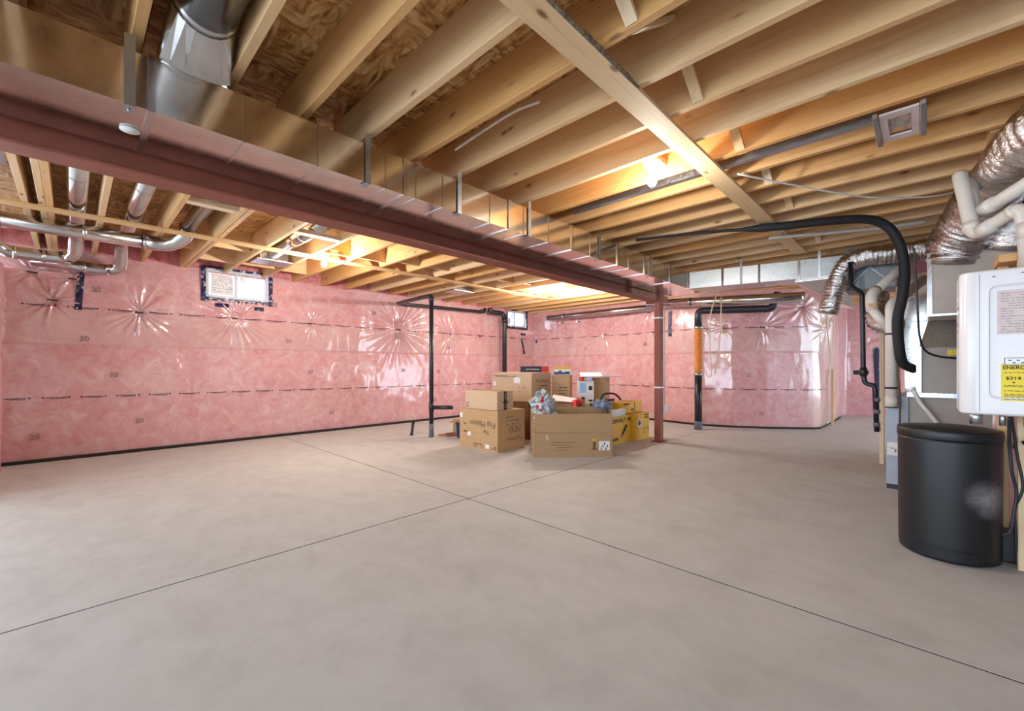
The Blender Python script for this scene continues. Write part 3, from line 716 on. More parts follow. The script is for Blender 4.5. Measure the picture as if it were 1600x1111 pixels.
for a in ((.23, 1.91, .62, 2.32), (.23, 2.32, .62, 1.91)): strip = hexa('cross_break', [(5.964, a[0], a[1]), (5.971, a[0], a[1]), (5.971, a[2], a[3]), (5.964, a[2], a[3]), (5.964, a[0], a[1]+.008), (5.971, a[0], a[1]+.008), (5.971, a[2], a[3]+.008), (5.964, a[2], a[3]+.008)], 'zinc', rp)
for z in (1.15, 1.5): box('seam_cleat', (5.96, 6.2), (-.2, .15+.02*(z-.83)), (z, z+.02), 'galv2', rp)
# flexible ducts
def flex(label, pts, r, pitch=.05, amp=.008, col=None):
    t = thing('flexible_duct', label, 'flexible duct', pts[-1])
    sd = random.uniform(0, 50)
    rip = lambda L, a: amp*math.sin(L*2*PI/pitch+.6*math.sin(a*2)) + .010*noise.noise(Vector((L*16+sd, math.cos(a)*2.5, math.sin(a)*2.5)))
    tube('jacket', smooth_path(pts, 8), r, 'foil', t, 36, ripple=rip, step=.010)
    e = Vector(pts[-1]); d = (Vector(pts[-2])-e).normalized(); tube('collar', [e+d*.05, e-d*.03], r*.98, 'tapefoil', t, 28)
    return t
flex('narrow foil flexible duct arching left from the plenum then down', [(5.80, -.15, 2.22), (5.83, .07, 2.20), (5.80, .26, 2.20), (5.78, .46, 2.20), (5.80, .61, 2.13), (5.79, .69, 1.95), (5.80, .76, 1.66)], .095, .034, .007)
flex('fat foil flexible duct dropping into the plenum beside the white pipes', [(4.30, -.30, 2.20), (4.40, -.26, 2.12), (4.52, -.21, 2.03), (4.60, -.165, 1.95), (4.62, -.15, 1.86)], .165, .045, .009)
flex('insulated foil duct running under the joists at the upper right edge', [(2.9, -.55, 2.20), (3.25, -.42, 2.20), (3.65, -.36, 2.20), (4.05, -.32, 2.17), (4.3, -.30, 2.12)], .135, .07, .009)
flex('short foil duct curling down onto the plenum, right of the fat one', [(4.75, -.66, 2.13), (4.62, -.55, 2.10), (4.53, -.45, 2.03), (4.56, -.42, 1.90)], .125, .04, .009)
flex('small foil elbow duct near the white pipe by the studs', [(5.75, .34, 1.78), (5.6, .345, 1.55), (5.5, .29, 1.46), (5.45, .20, 1.46)], .085, .03, .007)
# white pipes
v1 = thing('white_pipe', 'white vent pipe sloping down then vertical beside the furnace', 'pipe', (5, .24, .7))
tube('sloping_pipe', [(5.51, .07, 2.09), (5.05, .33, 1.72)], .038, 'pvc', v1, 18)
tube('elbow', run([(5.08, .315, 1.75), (5.02, .35, 1.70), (5.00, .34, 1.55)], .05, 5), .043, 'pvc', v1, 18)
tube('offset_pipe', [(5.0, .34, 1.57), (5.02, .23, 1.38)], .036, 'pvc', v1, 18)
box('orange_label', (4.953, 4.956), (.31, .36), (1.585, 1.615), 'orange', v1)
v2 = thing('white_pipe', 'upright white pipe with black bands entering the grey panel', 'pipe', (4.86, .2, .8))
tube('riser', run([(5.3, .0, 1.83), (4.88, .21, 1.58), (4.86, .205, 1.45), (4.86, .205, .70)], .06, 6), .040, 'pvc', v2, 18)
for z in (.70, .86, 1.32): tube('band', [(4.86, .205, z), (4.86, .205, z+.016)], .043, 'abs', v2, 18)
tube('socket', [(4.86, .205, .71), (4.86, .205, .80)], .0435, 'pvc', v2, 18)
v3 = thing('white_pipe', 'white exhaust pipe above the water heater, upper of the pair', 'pipe', (3.6, -.2, 1.9))
tube('run', run([(3.85, -.22, 2.18), (3.78, -.19, 2.16), (3.66, -.21, 1.93), (3.25, -.43, 1.99)], .05, 6), .034, 'pvc', v3, 18)
tube('elbow', run([(3.80, -.2, 2.165), (3.785, -.19, 2.16), (3.76, -.195, 2.10)], .02, 4), .040, 'pvc', v3, 18); tube('socket', [(3.60, -.24, 1.94), (3.53, -.28, 1.95)], .040, 'pvc', v3, 18)
v4 = thing('white_pipe', 'white intake pipe bending down into the water heater top', 'pipe', (3.5, -.3, 1.6))
tube('run', run([(3.70, -.15, 2.20), (3.66, -.155, 2.14), (3.56, -.20, 1.79), (3.38, -.36, 1.87), (3.36, -.38, 1.56)], .055, 6), .034, 'pvc', v4, 18)
for a, b in (((3.585, -.19, 1.87), (3.57, -.195, 1.82)), ((3.53, -.225, 1.80), (3.48, -.27, 1.825)), ((3.365, -.375, 1.78), (3.362, -.378, 1.70)), ((3.42, -.325, 1.85), (3.40, -.345, 1.86))): tube('socket', [a, b], .040, 'pvc', v4, 18)
# dark condensate pipes
k1 = thing('gas_pipe', 'thin dark pipe with tee hanging in front of the recess wall', 'pipe', (5.6, .5, .5))
tube('riser', run([(5.70, .56, 2.15), (5.68, .56, 1.90), (5.62, .46, 1.80), (5.62, .45, .98), (5.62, .44, .88), (5.60, .36, .86), (5.60, .345, .40)], .035, 4), .022, 'abs', k1, 12)
tube('tee', [(5.62, .53, .99), (5.62, .41, .99)], .022, 'abs', k1, 12); tube('union', [(5.62, .45, .95), (5.62, .45, 1.04)], .03, 'abs', k1, 12)
for z in (.45, .58, .70): tube('coupling', [(5.60, .345, z), (5.60, .345, z+.04)], .028, 'absgrey', k1, 12)
tag(tube('control_cable', [(4.55, .06, 1.97), (4.56, .05, 1.75), (4.56, .04, 1.5), (4.60, .03, 1.30), (4.64, .0, 1.18), (4.72, -.08, 1.13), (4.80, -.22, 1.11)], .008, 'abs', None, 6, 8), 'black control cable looping over the furnace front', 'cable')
tag(tube('thermostat_wire', [(4.83, .14, 1.75), (4.84, .15, 1.4), (4.83, .16, 1.0), (4.84, .15, .75), (4.85, .155, .45)], .008, 'copper', None, 6, 8), 'reddish wire hanging beside the upright white pipe', 'wire')
tag(tube('condensate_hose', [(4.87, .07, .86), (4.87, .03, .76), (4.87, -.02, .68), (4.86, -.1, .55)], .016, 'wire', None, 8, 6), 'clear condensate hose running down the furnace front', 'hose')
# timber studs of the unfinished partition
for i, (x, y, lab) in enumerate(((6.14, .335, 'pale timber stud standing at the recess corner'), (6.02, .20, 'pale timber stud beside the thin dark pipe'))):
    tag(box('wall_stud', (x-.045, x+.045), (y-.019, y+.019), (0, 1.88), 'paleZ', None, .002, 1), lab, 'stud', 'partition studs')
tag(box('wall_stud', (9.4, 9.44), (1.16, 1.2), (0, 1.0), 'paleZ'), 'short timber stud leaning in the recess by the plastic edge', 'stud')
tag(tube('yellow_wire', [(8.95, 1.22, 2.3), (9.0, 1.2, 1.7), (9.0, 1.16, 1.2), (9.0, 1.2, .8)], .012, 'rope', None, 6, 8), 'cream cable hanging at the plastic corner of the recess', 'cable')
# partition panel carrying the heater
wr = struct(box('wall_right', (3.62, 3.66), (-2.4, -.275), (0, 1.60), 'poly'), 'low plastic faced partition behind the water heater', 'wall')
box('top_plate', (3.40, 3.66), (-2.4, -.28), (1.60, 1.64), 'woodY', wr)
tag(box('wall_stud', (3.39, 3.43), (-.395, -.345), (0, 1.6), 'paleZ', None, .002, 1), 'pale stud at the right edge beside the black bin', 'stud')
tag(box('wall_stud', (3.56, 3.60), (-.33, -.29), (.16, 1.6), 'paleZ', None, .002, 1), 'stud behind the dangling cords, right of the black bin', 'stud')
tag(box('black_pump', (3.48, 3.60), (-.44, -.27), (0, .17), 'abs', None, .01), 'small black box on the floor behind the bin', 'pump')
struct(box('wall_rear_furnace', (6.9, 6.95), (-2.4, .16), (0, ZO), 'poly'), 'plastic covered wall behind the furnace', 'wall')

# ================================================================== tankless water heater
hx0, hx1, hy0, hy1, hz0, hz1 = 3.10, 3.36, -.58, -.125, .815, 1.52
ht = thing('water_heater', 'white wall hung tankless water heater with yellow energy sticker', 'water heater', (3.23, -.35, .815))
bm = bmesh.new(); q = [bm.verts.new(p) for p in ((hx0, hy0, hz0), (hx1, hy0, hz0), (hx1, hy1, hz0), (hx0, hy1, hz0), (hx0, hy0, hz1), (hx1, hy0, hz1), (hx1, hy1, hz1), (hx0, hy1, hz1))]
for f in BF: bm.faces.new([q[i] for i in f])
ed = [e for e in bm.edges if all(abs(v.co.x-hx0) < 1e-6 for v in e.verts) and abs(e.verts[0].co.z-e.verts[1].co.z) > .1]
bmesh.ops.bevel(bm, geom=ed, offset=.055, segments=10, affect='EDGES', profile=.5)
ed = [e for e in bm.edges if (all(abs(v.co.z-hz1) < 1e-5 for v in e.verts) or all(abs(v.co.z-hz0) < 1e-5 for v in e.verts))]
bmesh.ops.bevel(bm, geom=ed, offset=.012, segments=3, affect='EDGES', profile=.5)
hb = bobj('body', bm, 'white', ht, True)
for p in hb.data.polygons: p.use_smooth = p.area < .05
# raised panel outline on the front
def frame_loop(y0, y1, z0, z1, r, t, x, mat, name):
    pts = []
    for cy, cz, a0 in ((y1-r, z1-r, 0), (y0+r, z1-r, 90), (y0+r, z0+r, 180), (y1-r, z0+r, 270)):
        for k_ in range(7):
            a = math.radians(a0+15*k_); pts.append((x, cy+r*math.cos(a), cz+r*math.sin(a)))
    pts.append(pts[0]); return tube(name, pts, t, mat, ht, 8, caps=False)
frame_loop(-.54, -.222, .90, 1.44, .03, .005, hx0-.001, 'white', 'front_panel_rim')
box('cover_line', (hx0-.0012, hx0+.001), (-.1935, -.192), (.83, 1.505), 'inkgrey', ht)
uY = Vector((0, -1, 0))
rpl = quad('rating_plate', (hx0-.001, -.34, 1.31), uY, UZ, .18, .21, 'grille', ht)
rows = []
for r_ in range(16):
    yy = -.262
    while yy > -.42:
        w_ = random.uniform(.008, .03)
        if random.random() < .85: rows.append(((hx0-.003, yy-w_/2, 1.40-r_*.0122), uY, UZ, w_, .0022))
        yy -= w_+.004
plates('plate_print', rows, 'inkgrey', rpl)
quad('badge_border', (hx0-.001, -.325, 1.075), uY, UZ, .105, .036, 'inkgrey', ht); quad('badge', (hx0-.0022, -.325, 1.075), uY, UZ, .099, .030, 'white', ht)
plates('badge_print', [((hx0-.0045, -.29-.013*i, 1.08-.012*(i % 2)), uY, UZ, .009, .005) for i in range(7)], 'ink', ht)
es = quad('energy_sticker', (hx0-.001, -.345, .975), uY, UZ, .165, .175, 'sticker', ht)
text('sticker_heading', 'ENERGY', .0235, (hx0-.004, -.268, 1.045), uY, UZ, 'ink', es, 'LEFT', .95, True)
text('sticker_price', '$214', .020, (hx0-.004, -.276, .995), uY, UZ, 'ink', es, 'LEFT', 1.2, True)
V = [(hx0-.004, -.296, .978), (hx0-.004, -.308, .978), (hx0-.004, -.302, .970)]; mobj('sticker_arrow', V, [(0, 1, 2)], 'ink', es)
rows = []
for r_, z in enumerate((1.022, .960, .955, .935, .918, .912, .906, .900, .895)):
    yy = -.272
    while yy > -.41:
        w_ = random.uniform(.006, .02); rows.append(((hx0-.004, yy-w_/2, z), uY, UZ, w_, .0025)); yy -= w_+.004
plates('sticker_print', rows, 'ink', es)
for r_ in range(7): quad('side_label', (3.20, hy1+.001, 1.42-.035*r_), (-1, 0, 0), UZ, .05, .012, 'inkgrey' if r_ == 2 else 'grille', ht)
quad('side_label', (3.2, hy1+.001, .90), (-1, 0, 0), UZ, .03, .04, 'paperblue', ht)
for y, r_, mt in ((-.19, .024, 'zinc'), (-.28, .013, 'zinc'), (-.36, .013, 'copper'), (-.43, .02, 'copper')):
    tube('connector', [(3.24, y, hz0+.01), (3.24, y, hz0-.06)], r_, mt, ht, 14)
for p in ((hx0-.001, -.24, 1.485), (hx0-.001, -.33, 1.492)): lathe('screw', [(.005, -.002), (.005, .002)], p, 'inkgrey', ht, 8)
# cords under the heater
tag(tube('power_cord', [(3.22, -.30, .80), (3.27, -.305, .66), (3.28, -.315, .52), (3.29, -.33, .42), (3.29, -.32, .30), (3.29, -.31, .22), (3.30, -.285, .19)], .007, 'abs', None, 8, 8), 'black cord dangling below the heater, inner strand', 'cord')
tag(tube('power_cord', [(3.24, -.31, .80), (3.28, -.33, .62), (3.29, -.35, .45), (3.30, -.325, .33), (3.30, -.33, .2), (3.31, -.33, .12)], .006, 'abs', None, 8, 8), 'dark cord dangling below the heater, outer wavy strand', 'cord')
vv = thing('shutoff_valve', 'brass and black valve cluster under the heater with yellow tag', 'valve', (3.35, -.42, .6))
tube('pipe', [(3.42, -.33, .64), (3.40, -.46, .62)], .018, 'copper', vv, 12); tube('handle', [(3.36, -.36, .66), (3.34, -.40, .69)], .012, 'abs', vv, 10); lathe('knob', [(.02, 0), (.026, .01), (.02, .025)], (3.33, -.40, .70), 'abs', vv, 14)
quad('yellow_tag', (3.32, -.415, .64), uY, (0, -.25, 1), .05, .11, 'sticker', vv)

# ================================================================== black bin
bn = thing('plastic_bin', 'tall round black plastic bin with lid and dusty smudge', 'bin', (3.44, -.09, 0))
cx, cy = 3.445, -.092
lathe('body', [(.185, 0), (.203, .012), (.206, .05), (.2065, .10), (.208, .3), (.2095, .64), (.209, .655)], (cx, cy, 0), 'binbody', bn, 56)
lathe('lid_band', [(.2115, 0), (.213, .004), (.213, .04), (.209, .05), (.196, .052)], (cx, cy, .655), 'bin', bn, 56)
lathe('lid', [(.195, 0), (.19, .004), (.16, .012), (.09, .018), (.02, .02)], (cx, cy, .702), 'bin', bn, 56)
V = []; F = []
for i in range(15):
    a = math.radians(140+i*5); V += [(cx+.2105*math.cos(a), cy+.2105*math.sin(a), .02), (cx+.2115*math.cos(a), cy+.2115*math.sin(a), .075)]
    if i: F.append((2*i-2, 2*i, 2*i+1, 2*i-1))
mobj('pedal_panel', V, F, 'bin', bn, True)

# ================================================================== carton pile
def carton(label, C, d1, l1, l2, z0, h, mat='card', cat='box', tape=True, name='cardboard_box', grp=None):
    d1 = Vector((d1[0], d1[1])).normalized(); d2 = Vector((d1.y, -d1.x)); C = Vector(C)
    ctr = C+d1*l1/2+d2*l2/2
    t = thing(name, label, cat, (ctr.x, ctr.y, z0), grp)
    rbox('body', C, d1, l1, d2, l2, z0, z0+h, mat, t)
    for s_ in (0, 1): rbox('flap', C, d1, l1-.004, d2, l2/2-.003, z0+h, z0+h+.004, mat, t, (.002, .001+s_*(l2/2+.001)))
    if tape: rbox('packing_tape', C, d1, l1+.003, d2, .05, z0+h+.004, z0+h+.0055, 'card3', t, (-.0015, l2/2-.025))
    D1 = Vector((d1.x, d1.y, 0)); D2 = Vector((d2.x, d2.y, 0))
    def LF(u, v, e=.003): p = C+d1*l1*(1-u); return Vector((p.x, p.y, z0+h*v))-D2*e     # left face, u from its left edge
    def RF(u, v, e=.003): p = C+d2*l2*u; return Vector((p.x, p.y, z0+h*v))-D1*e          # right face
    return t, LF, RF, -D1, D2
def lines(fn, u0, u1, v0, v1, rows, ud, parent, L, H, mat='inkbrown', fill=.8, hh=.012, name='printed_lines'):
    R = []
    for r_ in range(rows):
        v = v1+(v0-v1)*(r_/max(1, rows-1)); u = u0
        while u < u1:
            w_ = random.uniform(.02, .09)
            w_ = min(w_, u1-u)
            if random.random() < fill: R.append((fn(u+w_/2, v), ud, UZ, w_*L*.9, hh))
            u += w_+.012
    if R: plates(name, R, mat, parent)
# lower left carton, printed upside down
t, LF, RF, ul, ur = carton('wide carton with upside-down lettering under the smaller carton', (3.60, 3.73), (-.02, 1), .71, .50, 0, .50)
text('lettering', 'Pop Maison', .105, LF(.62, .66), -ul, -UZ, 'inkbrown', t, 'CENTER', .95); text('lettering', 'The', .07, LF(.72, .47), -ul, -UZ, 'inkbrown', t)
lines(LF, .38, .62, .08, .14, 2, ul, t, .82, .5); lines(LF, .85, .97, .08, .12, 2, ul, t, .82, .5); quad('paper_patch', LF(.75, .11), ul, UZ, .07, .05, 'paper', t); quad('paper_patch', LF(.05, .83), ul, UZ, .045, .06, 'paper', t); quad('paper_patch', LF(.27, .37), ul, UZ, .06, .05, 'paper', t)
lines(LF, .12, .24, .42, .62, 3, ul, t, .82, .5, 'inkbrown', .6, .02)
lines(RF, .3, .75, .66, .84, 3, ur, t, .54, .5); lines(RF, .4, .85, .46, .58, 3, ur, t, .54, .5); text('lettering', 'Pop Maison', .06, RF(.6, .28), -ur, -UZ, 'inkbrown', t)
# small carton on it
t, LF, RF, ul, ur = carton('small carton with black taped end on top of the upside-down lettered carton', (3.66, 3.80), (-.08, 1), .56, .31, .506, .23, 'card3', tape=False)
rbox('black_tape', (3.66, 3.80), Vector((-.08, 1)).normalized(), .564, Vector((1, .08)).normalized(), .05, .7405, .743, 'ink', t, (-.002, .135))
quad('black_tape', RF(.5, .5, .0015), ur, UZ, .05, .23, 'ink', t)
plates('tape_print', [(RF(.5, v, .004), ur, UZ, .018, .012) for v in (.12, .22, .32, .62, .7, .78, .86)], 'card3', t)
mobj('arrow_print', [RF(.15, .55), RF(.4, .40), RF(.62, .40), RF(.88, .56), RF(.62, .34), RF(.4, .34)], [(0, 1, 5), (1, 2, 4, 5), (2, 3, 4)], 'ink', t)
lines(LF, .04, .12, .12, .3, 4, ul, t, .66, .23, 'inkbrown'); lines(LF, .04, .08, .82, .9, 2, ul, t, .66, .23)
# big carton behind, standing on one coloured dark as in shadow
t, LF, RF, ul, ur = carton('brown carton with shade in its colour underneath the tall pale carton', (4.56, 4.08), (-.05, 1), .72, .50, 0, .53, 'cardshade')
lines(RF, .05, .3, .1, .3, 2, ur, t, .5, .5, 'card3')
t, LF, RF, ul, ur = carton('tall pale carton with white labels, black box on top of it', (4.62, 4.08), (-.06, 1), .78, .48, .536, .42, 'card3')
lines(LF, .04, .62, .87, .9, 2, ul, t, .86, .42, 'inkgrey'); quad('paper_label', LF(.65, .74), ul, UZ, .12, .085, 'paper', t); quad('paper_label', LF(.07, .6), ul, UZ, .06, .06, 'paper', t)
text('lettering', 'Pop Maison', .07, RF(.55, .72), ur, UZ, 'inkbrown', t); lines(RF, .3, .8, .12, .55, 5, ur, t, .5, .42); lines(LF, .7, .85, .35, .5, 2, ul, t, .86, .42, 'inkgrey', .6)
t, LF, RF, ul, ur = carton('flat black box with red end lying on the tall carton', (5.04, 4.11), (-.72, .69), .42, .18, .966, .085, 'navy', tape=False, name='flat_box')
plates('printed_title', [(LF(.2+.045*i, .5), ul, UZ, .012, .012+.004*(i % 2)) for i in range(11)], 'paper', t); rbox('red_end', (5.039, 4.105), Vector((-.72, .69)).normalized(), .11, Vector((.69, .72)).normalized(), .187, .965, 1.053, 'red', t)
# cartons right of it
t, LF, RF, ul, ur = carton('plain carton with faint printed panel behind the floral cloth', (5.20, 3.83), (-.45, .9), .27, .22, 0, .92, 'card')
lines(LF, .35, .9, .55, .8, 6, ul, t, .52, .9, 'inkbrown', .7)
t, LF, RF, ul, ur = carton('white, blue and yellow pack on top of the plain carton', (5.24, 3.84), (-.5, .86), .25, .17, .926, .12, 'paper', tape=False, name='printed_pack')
rbox('yellow_band', (5.238, 3.838), Vector((-.5, .86)).normalized(), .254, Vector((.86, .5)).normalized(), .174, 1.01, 1.052, 'yellow', t); plates('blue_print', [(LF(u, v), ul, UZ, w_, h_) for u, v, w_, h_ in ((.12, .2, .07, .04), (.36, .3, .05, .06), (.55, .2, .06, .035), (.8, .25, .07, .045))], 'blue', t)
t, LF, RF, ul, ur = carton('tan carton with loose paper on its top at the back of the pile', (5.56, 3.44), (-.35, .94), .26, .36, 0, .88, 'card')
lines(RF, .35, .6, .6, .7, 2, ur, t, .32, .9, 'orange', .9, .03); lines(RF, .2, .6, .93, .95, 1, ur, t, .32, .9)
for k_, (z, lab, mt) in enumerate(((.44, 'white appliance box with dark print, lower of two behind the open carton', 'paper'), (.64, 'white appliance box with blue panel, upper of two behind the open carton', 'paper'))):
    t, LF, RF, ul, ur = carton(lab, (5.30, 3.47), (-.6, .8), .24, .16, z, .195, mt, tape=False, name='appliance_box')
    quad('dark_print' if k_ == 0 else 'blue_panel', LF(.35, .5), ul, UZ, .09 if k_ else .05, .14, 'navy' if k_ == 0 else 'paperblue', t)
    quad('print_mark', LF(.8, .5), ul, UZ, .05, .06, 'ink', t); quad('print_mark', RF(.5, .5), ur, UZ, .05, .06, 'ink', t)
t, LF, RF, ul, ur = carton('carton supporting the white appliance boxes', (5.28, 3.45), (-.6, .8), .26, .18, 0, .434, 'card2')
t, LF, RF, ul, ur = carton('small white and blue pack above the appliance boxes', (5.30, 3.50), (-.6, .8), .20, .14, .842, .05, 'paperblue', tape=False, name='printed_pack')
quad('print_panel', LF(.6, .5), ul, UZ, .1, .035, 'paper', t)
mg = thing('magazine', 'open white magazine resting across the rear carton tops', 'magazine', (5.45, 3.75, .93))
hexa('page', [(5.24, 3.66, .902), (5.46, 3.42, .905), (5.72, 3.62, .955), (5.50, 3.86, .955), (5.24, 3.66, .907), (5.46, 3.42, .91), (5.72, 3.62, .96), (5.50, 3.86, .96)], 'paper', mg)
hexa('page', [(5.55, 3.44, .892), (5.80, 3.30, .892), (5.93, 3.48, .895), (5.68, 3.62, .897), (5.55, 3.44, .899), (5.80, 3.30, .899), (5.93, 3.48, .902), (5.68, 3.62, .904)], 'cloth', mg)
tag(lathe('red_tin', [(.035, 0), (.037, .01), (.037, .06), (.03, .065)], (5.15, 3.58, .84), 'red', None, 16), 'small red tin on the appliance boxes', 'tin')
# yellow tool cartons
t, LF, RF, ul, ur = carton('yellow tool carton with tool picture, right behind the open carton', (4.93, 2.99), (0, 1), .36, .60, 0, .37, 'yellow', tape=False, name='tool_box')
text('lettering', 'DEWALT', .072, RF(.40, .84), ur, UZ, 'ink', t, 'CENTER', 1.25, True); plates('block_print', [(RF(.14+.07*i, .18), ur, UZ, .03, .05-.012*(i % 2)) for i in range(4)]+[(RF(.84+.06*i, .86), ur, UZ, .028, .045) for i in range(2)], 'ink', t)
mobj('tool_picture', [RF(.50, .30), RF(.60, .28), RF(.80, .62), RF(.72, .68)], [(0, 1, 2, 3)], 'ink', t); mobj('tool_picture_tip', [RF(.48, .22, .004), RF(.58, .22, .004), RF(.60, .33, .004), RF(.52, .35, .004)], [(0, 1, 2, 3)], 'red', t)
t, LF, RF, ul, ur = carton('amber yellow tool carton with hazard diamond beside the red post', (5.545, 2.93), (0, 1), .36, .40, 0, .38, 'yellow', tape=False, name='tool_box')
mobj('hazard_diamond', [RF(.06, .62), RF(.24, .84), RF(.42, .62), RF(.24, .40)], [(0, 3, 2, 1)], 'paper', t); mobj('hazard_print', [RF(.11, .62, .004), RF(.24, .78, .004), RF(.37, .62, .004), RF(.24, .54, .004)], [(0, 3, 2, 1)], 'navy', t)
lines(RF, .60, .95, .82, .92, 2, ur, t, .40, .38, 'ink', .95, .02); lines(RF, .5, .95, .25, .45, 4, ur, t, .40, .38, 'inkbrown', .7)
t, LF, RF, ul, ur = carton('smaller yellow tool carton stacked on the two yellow ones', (5.36, 3.06), (0, 1), .24, .62, .386, .15, 'yellow', tape=False, name='tool_box')
quad('dark_edge', RF(.62, .5, .002), ur, UZ, .012, .15, 'inkbrown', t); lines(RF, .1, .4, .8, .85, 1, ur, t, .62, .15, 'ink', .6, .02); lines(RF, .45, .58, .2, .32, 2, ur, t, .62, .15, 'ink', .9, .016)
t, LF, RF, ul, ur = carton('flat white pack lying in front of the smaller yellow carton', (5.02, 3.0), (0, 1), .055, .36, .376, .085, 'paper', tape=False, name='flat_pack')
tb = thing('tool_bag', 'black and yellow tool bag with handle on the yellow cartons', 'bag', (5.35, 3.25, .52))
box('pouch', (5.02, 5.30), (3.14, 3.28), (.376, .585), 'yellow', tb, .02); box('rim', (5.01, 5.31), (3.13, 3.29), (.57, .60), 'ink', tb, .008)
tube('handle', [(5.06, 3.2, .59), (5.10, 3.18, .67), (5.32, 3.14, .665), (5.42, 3.10, .58)], .014, 'ink', tb, 8, 6)
box('bag_label', (5.08, 5.2), (3.137, 3.139), (.52, .56), 'ink', tb)
t, LF, RF, ul, ur = carton('narrow tan carton standing behind the open carton, left of the white pack', (4.86, 2.99), (-.68, .73), .20, .05, .0, .52, 'card3', tape=False)
# big open carton in front
A = Vector((3.73, 3.245)); B = Vector((4.415, 2.63)); d = (B-A).normalized(); nb = Vector((-d.y, d.x)); nb = nb if nb.x > 0 else -nb; Lw = (B-A).length; dep = .46; hb_ = .28
oc = thing('open_box', 'big open carton in front with raised flaps and cloth inside', 'box', ((A.x+B.x)/2+.16, (A.y+B.y)/2+.16, 0))
def panel(name, a, b, z0, z1, out=0.0, th=.005, mat='card2', side=None):
    a, b = Vector(a), Vector(b); m = Vector((a.y-b.y, b.x-a.x)).normalized()
    o_ = m*out; q = [(a.x, a.y, z0), (b.x, b.y, z0), (b.x+m.x*th, b.y+m.y*th, z0), (a.x+m.x*th, a.y+m.y*th, z0)]
    return hexa(name, q+[(p[0]+o_.x, p[1]+o_.y, z1) for p in q], mat, oc)
Cb, Db = B+nb*dep, A+nb*dep
panel('side_panel', A, B, 0, hb_); panel('side_panel', B, Cb, 0, hb_); panel('side_panel', Cb, Db, 0, hb_); panel('side_panel', Db, A, 0, hb_)
V = [(p.x, p.y, .004) for p in (A, B, Cb, Db)]; mobj('bottom', V, [(0, 1, 2, 3)], 'card2', oc)
panel('flap', A+d*.01, B-d*.0, hb_+.003, hb_+.215, .03); panel('flap', Cb, Db, hb_+.003, hb_+.26, .0); panel('flap', Db, A+nb*.02, hb_+.003, hb_+.19, .02)
panel('flap', B+nb*.1, Cb, hb_+.003, hb_+.16, -.03)
n3 = Vector((-nb.x, -nb.y, 0)); d3 = Vector((d.x, d.y, 0))
def OF(u, z, e=.004): p = A+d*Lw*u; return Vector((p.x, p.y, z))+n3*e
sl = quad('shipping_label', OF(.89, .125), d3, UZ, .13, .105, 'paper', oc)
plates('label_print', [(OF(.85+.02*i, .09+.03*(i % 3), .006), d3, UZ, .012, .03) for i in range(5)], 'ink', sl)
quad('yellow_mark', OF(.76, .195), d3, UZ, .05, .02, 'yellow', oc); plates('faint_mark', [(OF(.76, .13), d3, UZ, .03, .08), (OF(.76, .085), d3, UZ, .07, .012)], 'inkbrown', oc)
plates('printed_lines', [(OF(.2+.3*random.random()*.3+.1, .17-.03*i), d3, UZ, .28-.05*i, .005) for i in range(4)], 'inkbrown', oc)
V = [OF(.13, .26, .006), OF(.17, .25, .008), OF(.18, .19, .008), OF(.15, .20, .006)]; mobj('peeled_tape', V, [(0, 1, 2, 3)], 'card3', oc)
# contents
def crumple(name, label, cat, c_, s_, mat, amp=.25, sd=0, sub=4, fr=2.2):
    bm = bmesh.new(); bmesh.ops.create_icosphere(bm, subdivisions=sub, radius=1.0)
    for v in bm.verts:
        q_ = v.co.copy(); k_ = 1+amp*noise.noise(q_*fr+Vector((sd, 0, 0)))+amp*.5*noise.noise(q_*fr*2.3+Vector((0, sd, 0)))
        v.co = Vector((c_[0]+q_.x*s_[0]*k_, c_[1]+q_.y*s_[1]*k_, c_[2]+q_.z*s_[2]*k_))
    return tag(bobj(name, bm, mat, None, True), label, cat)
crumple('floral_cloth', 'grey floral cloth with red flowers bulging out of the open carton', 'cloth', (4.17, 3.50, .52), (.15, .14, .20), 'floral', .45, 3)
crumple('floral_cloth', 'lower fold of floral cloth spilling over the open carton edge', 'cloth', (4.05, 3.32, .43), (.17, .09, .09), 'floral', .55, 8)
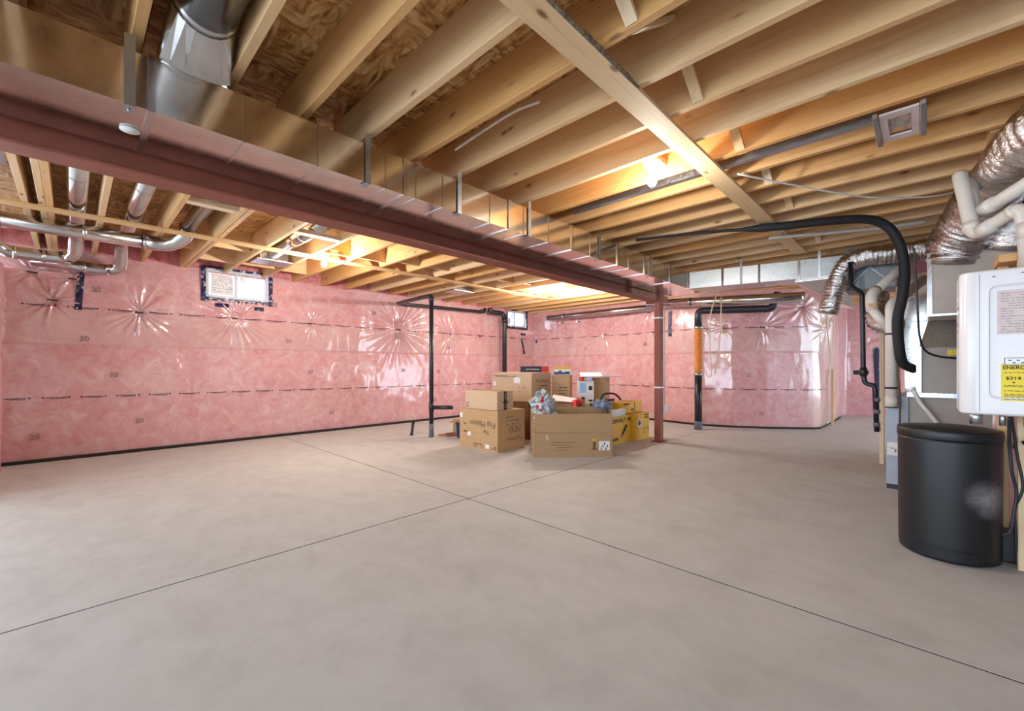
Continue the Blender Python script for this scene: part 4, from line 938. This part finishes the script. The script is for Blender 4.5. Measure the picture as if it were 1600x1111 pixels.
crumple('grey_cloth', 'crumpled blue grey cloth at the right side of the open carton', 'cloth', (4.78, 3.0, .55), (.16, .09, .06), 'cloth', .6, 5)
t, LF, RF, ul, ur = carton('small open carton with white lid inside the big open carton', (4.55, 3.30), (-.5, .87), .26, .2, .36, .20, 'card2', tape=False)
hexa('lid', [(4.42, 3.55, .60), (4.55, 3.30, .585), (4.78, 3.42, .615), (4.62, 3.68, .66), (4.42, 3.55, .605), (4.55, 3.30, .59), (4.78, 3.42, .62), (4.62, 3.68, .665)], 'paper', t)
t, LF, RF, ul, ur = carton('greenish printed carton inside the big open carton', (4.66, 3.12), (-.2, .98), .2, .3, .38, .19, 'greenprint', tape=False)
crumple('red_toy', 'bright red plastic piece on the greenish carton', 'toy', (4.62, 3.26, .58), (.13, .045, .05), 'red', .5, 2, 3); crumple('red_toy', 'red plastic tail hanging in front of the greenish carton', 'toy', (4.50, 3.22, .52), (.04, .04, .08), 'red', .4, 4, 3)
# odds and ends left of the pile
t, LF, RF, ul, ur = carton('small open carton half hidden left of the lettered carton', (4.17, 5.06), (-.3, .95), .20, .2, .0, .24, 'card', tape=False)
hexa('side_flap', [(3.98, 5.16, .20), (4.10, 5.05, .24), (4.12, 5.08, .25), (4.0, 5.2, .21), (3.98, 5.16, .205), (4.10, 5.05, .245), (4.12, 5.08, .255), (4.0, 5.2, .215)], 'card', t)
t = thing('blue_bucket', 'dark blue bucket beside the lettered carton', 'bucket', (4.03, 4.93, 0))
lathe('body', [(.075, 0), (.08, .01), (.095, .20), (.098, .205)], (4.03, 4.93, 0), 'blue', t, 24); lathe('rim', [(.098, 0), (.104, .004), (.104, .014), (.09, .016)], (4.03, 4.93, .203), 'ink', t, 24)
for i, (x, y, a, L, lab) in enumerate(((3.84, 5.26, -.75, .34, 'reddish timber offcut flat on the floor by the bucket'), (3.86, 5.10, -.1, .16, 'second timber offcut crossing the first by the bucket'))):
    c_, s_ = math.cos(a), math.sin(a); tag(rbox('timber_offcut', (x, y), (-s_, c_), .05, (c_, s_), L, 0+.03*i, .03+.03*i, 'steelbrown'), lab, 'board')
